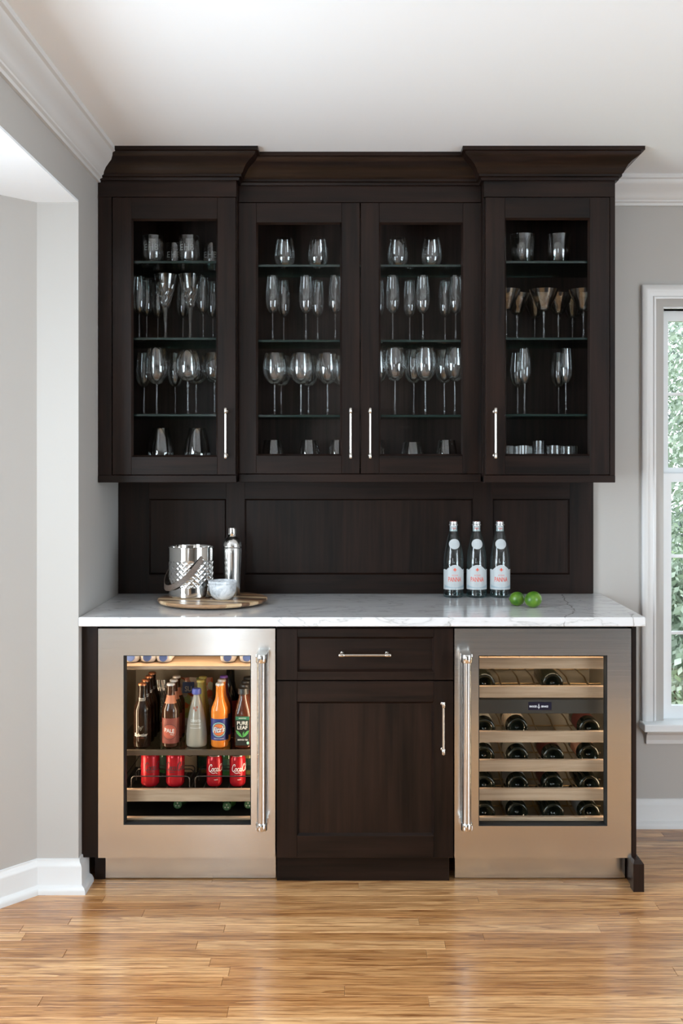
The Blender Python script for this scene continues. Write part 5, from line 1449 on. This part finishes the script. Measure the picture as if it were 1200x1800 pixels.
for i, (x, src, lab, tn) in enumerate(((264, c1, 'red soda can with black script, left one in left basket', 0.25), (308, c1, 'red soda can with black script, right one in left basket', -0.25), (377, c2, 'small red soda can with white script, left one in right basket', 0.08), (417.5, c2, 'small red soda can with white script, right one in right basket', 0.08))):
    o = src if i in (0, 2) else copy_tree(src)
    o.location = (PX(x, cd), cd, Z3-0.0006); o.rotation_euler = (0, 0, tn); tag(o, lab, 'can', 'soda cans in wire baskets')
cb = thing('cardboard_carton', (PX(335, 4.06), 4.06, Z3-0.0006), 'brown cardboard drink carton behind the soda cans', 'carton')
MB().box(-0.026, 0.026, -0.02, 0.05, 0, 0.112, 0.001).build('body', plain('kraft_card', (0.40, 0.28, 0.17), 0.7), cb, world=False)
mb = MB(); flat(mb, disc2d(0.017, 0, 0, 24, r2=0.014), 0, -0.0206, 0.075); flat(mb, ribbon2d([(-0.010, -0.004), (-0.003, 0.006), (0.004, -0.004), (0.010, 0.005)], 0.003), 0, -0.0206, 0.075); mb.build('printed_emblem', plain('brown_ink', (0.16, 0.10, 0.06), 0.6), cb, recalc=False, world=False)
def stub(mat):
    t = thing('glass_bottle', (0, 0, 0), 'x', 'bottle')
    MB().lathe([(0, 0.002), (0.024, 0), (0.0275, 0.004), (0.0275, 0.07), (0.021, 0.088), (0.013, 0.100), (0.012, 0.116), (0.013, 0.117), (0.013, 0.122), (0, 0.122)], seg=28).build('body', mat, t, 50, world=False)
    patch(lambda z: 0.0275, 0.018, 0.062, 1.3).build('label', plain('dark_green_label', (0.02, 0.07, 0.04), 0.5), t, 180, recalc=False, world=False)
    return t
for x, d, mt, lab in ((361, 4.05, M['olive'], 'pale green bottle between the carton and small cans'), (398, 4.02, M['greenbottle'], 'dark green bottle between the two small cans'), (290, 4.05, M['greenbottle'], 'dark green bottle between the two large cans'), (437, 4.03, M['olive'], 'yellow green bottle right of the small cans')):
    o = stub(mt); o.location = (PX(x, d), d, Z3-0.0006); tag(o, lab, 'bottle', 'bottles behind the soda cans')
# bottles lying in the dark bottom drawer, necks forward
def lying():
    t = thing('sparkling_bottle', (0, 0, 0), 'x', 'bottle')
    MB().lathe([(0, 0.22), (0.030, 0.219), (0.0325, 0.214), (0.0325, 0.09), (0.026, 0.06), (0.015, 0.03), (0.0135, 0.004)], seg=28, axis='Y').build('body', M['greenbottle'], t, 50, world=False)
    MB().lathe([(0, -0.004), (0.012, -0.004), (0.0150, -0.001), (0.0152, 0.010), (0.0138, 0.012)], seg=28, axis='Y').build('cap', plain('green_cap', (0.10, 0.24, 0.12), 0.3, 0.4), t, 40, world=False)
    mb = MB()
    for k in range(3): mb.add([(math.cos(q)*rr, -0.0046, math.sin(q)*rr) for q, rr in ((k*2.094+1.2, 0.009), (k*2.094+1.9, 0.009), (k*2.094+1.57, 0.002))], [(0, 1, 2)])
    mb.build('cap_print', M['ink_white'], t, recalc=False, world=False)
    return t
ly = lying()
for i, (x, lab) in enumerate(((312, 'green capped bottle lying in the bottom drawer, left one'), (398.5, 'green capped bottle lying in the bottom drawer, middle one'), (436, 'green capped bottle lying in the bottom drawer, rightmost'))):
    o = ly if i == 0 else copy_tree(ly)
    d = (3.95, 3.93, 3.95)[i]
    o.location = (PX(x, d), d, Z4+0.0327); tag(o, lab, 'bottle', 'bottles lying in the bottom drawer')

# ================================================================== INSIDE THE WINE FRIDGE
M['wineglass_dark'] = plain('dark_wine_bottle_glass', (0.010, 0.011, 0.007), 0.06, spec=0.6)
WL = {'w': plain('cream_wine_label', (0.66, 0.60, 0.50), 0.5), 'o': plain('coral_wine_label', (0.72, 0.30, 0.18), 0.5), 'g': plain('grey_wine_label', (0.32, 0.31, 0.31), 0.5), 'r': plain('dark_red_print', (0.10, 0.012, 0.010), 0.5)}
mp_, ntp, bp = new_mat('patterned_wine_label'); vn = nd(ntp, 'ShaderNodeTexVoronoi'); vn.inputs['Scale'].default_value = 170; ntp.links.new(coords(ntp), vn.inputs['Vector'])
ntp.links.new(ramp(ntp, vn.outputs['Distance'], [(0.28, (0.62, 0.16, 0.05)), (0.42, (0.75, 0.66, 0.52))]), bp.inputs['Base Color']); setp(bp, None, 0.5); WL['p'] = mp_
def wine():
    t = thing('wine_bottle', (0, 0, 0), 'x', 'bottle')
    r = WB_R
    MB().lathe([(0, 0.030), (0.010, 0.026), (0.020, 0.010), (0.026, 0.002), (0.030, 0.0), (0.0345, 0.0015), (r, 0.007), (r, 0.185), (0.034, 0.205), (0.022, 0.228), (0.0155, 0.245), (0.0148, 0.290), (0.0158, 0.292), (0.0158, 0.300), (0, 0.300)], seg=40, axis='Y').build('body', M['wineglass_dark'], t, 50, world=False)
    return t
def wine_label(t, mat, y0=0.045, y1=0.14, half=1.9):
    vs = []; fs = []; n = 24; r = WB_R+0.0005
    for y in (y0, y1):
        for i in range(n+1): a = -half+2*half*i/n; vs.append((r*math.sin(a), y, r*math.cos(a)))
    for i in range(n): fs.append((i, i+1, n+2+i, n+1+i))
    MB().add(vs, fs).build('label', mat, t, 180, recalc=False, world=False)
wp = wine(); used = False
names = ['second shelf from top', 'third shelf from top', 'fourth shelf from top', 'fifth shelf from top', 'bottom shelf']
WX = [0.482, 0.600, 0.7255, 0.853]
layout = [(1, [(0, None), (2, None)]), (2, [(0, 'w'), (1, 'p'), (3, 'r')]), (3, [(0, 'w'), (1, 'w'), (2, 'r'), (3, 'o')]), (4, [(0, None), (1, 'g'), (2, 'r'), (3, None)]), (5, [(0, None), (1, 'w'), (2, None), (3, 'g')])]
ds = {'w': 'cream', 'p': 'speckled', 'r': 'dark red', 'o': 'coral', 'g': 'grey'}
slot = ['far left', 'second from left', 'third from left', 'far right']
for k, items in layout:
    zt = PZ(WROWS[k][0], YF)
    for s, l in items:
        o = wp if not used else copy_tree(wp); used = True
        if o is wp: base_children = list(wp.children)
        if o is not wp:
            for ch in list(o.children):
                if ch.name.startswith('label'): bpy.data.objects.remove(ch)
        yy = YF+0.030+(0.012 if (k+s) % 3 == 0 else 0.0)
        zc = zt+0.001+(0.004 if (k, s) in ((3, 3),) else 0.0)
        o.location = (WX[s], yy, zc)
        if l: wine_label(o, WL[l])
        tag(o, 'dark wine bottle%s, wine fridge %s, %s' % (' with %s label' % ds[l] if l else '', names[k-1], slot[s]), 'bottle', 'wine bottles lying in the wine fridge')

# unseen grey rug, added behind the camera for the dark patch mirrored in the right fridge door
rg_ = MB().box(0.45, 3.2, -5.0, 1.15, 0.0002, 0.010, 0.003).build('added_rug', plain('charcoal_rug', (0.055, 0.056, 0.060), 0.9))
tag(rg_, 'unseen charcoal rug added behind the viewer for the fridge door reflection', 'rug')
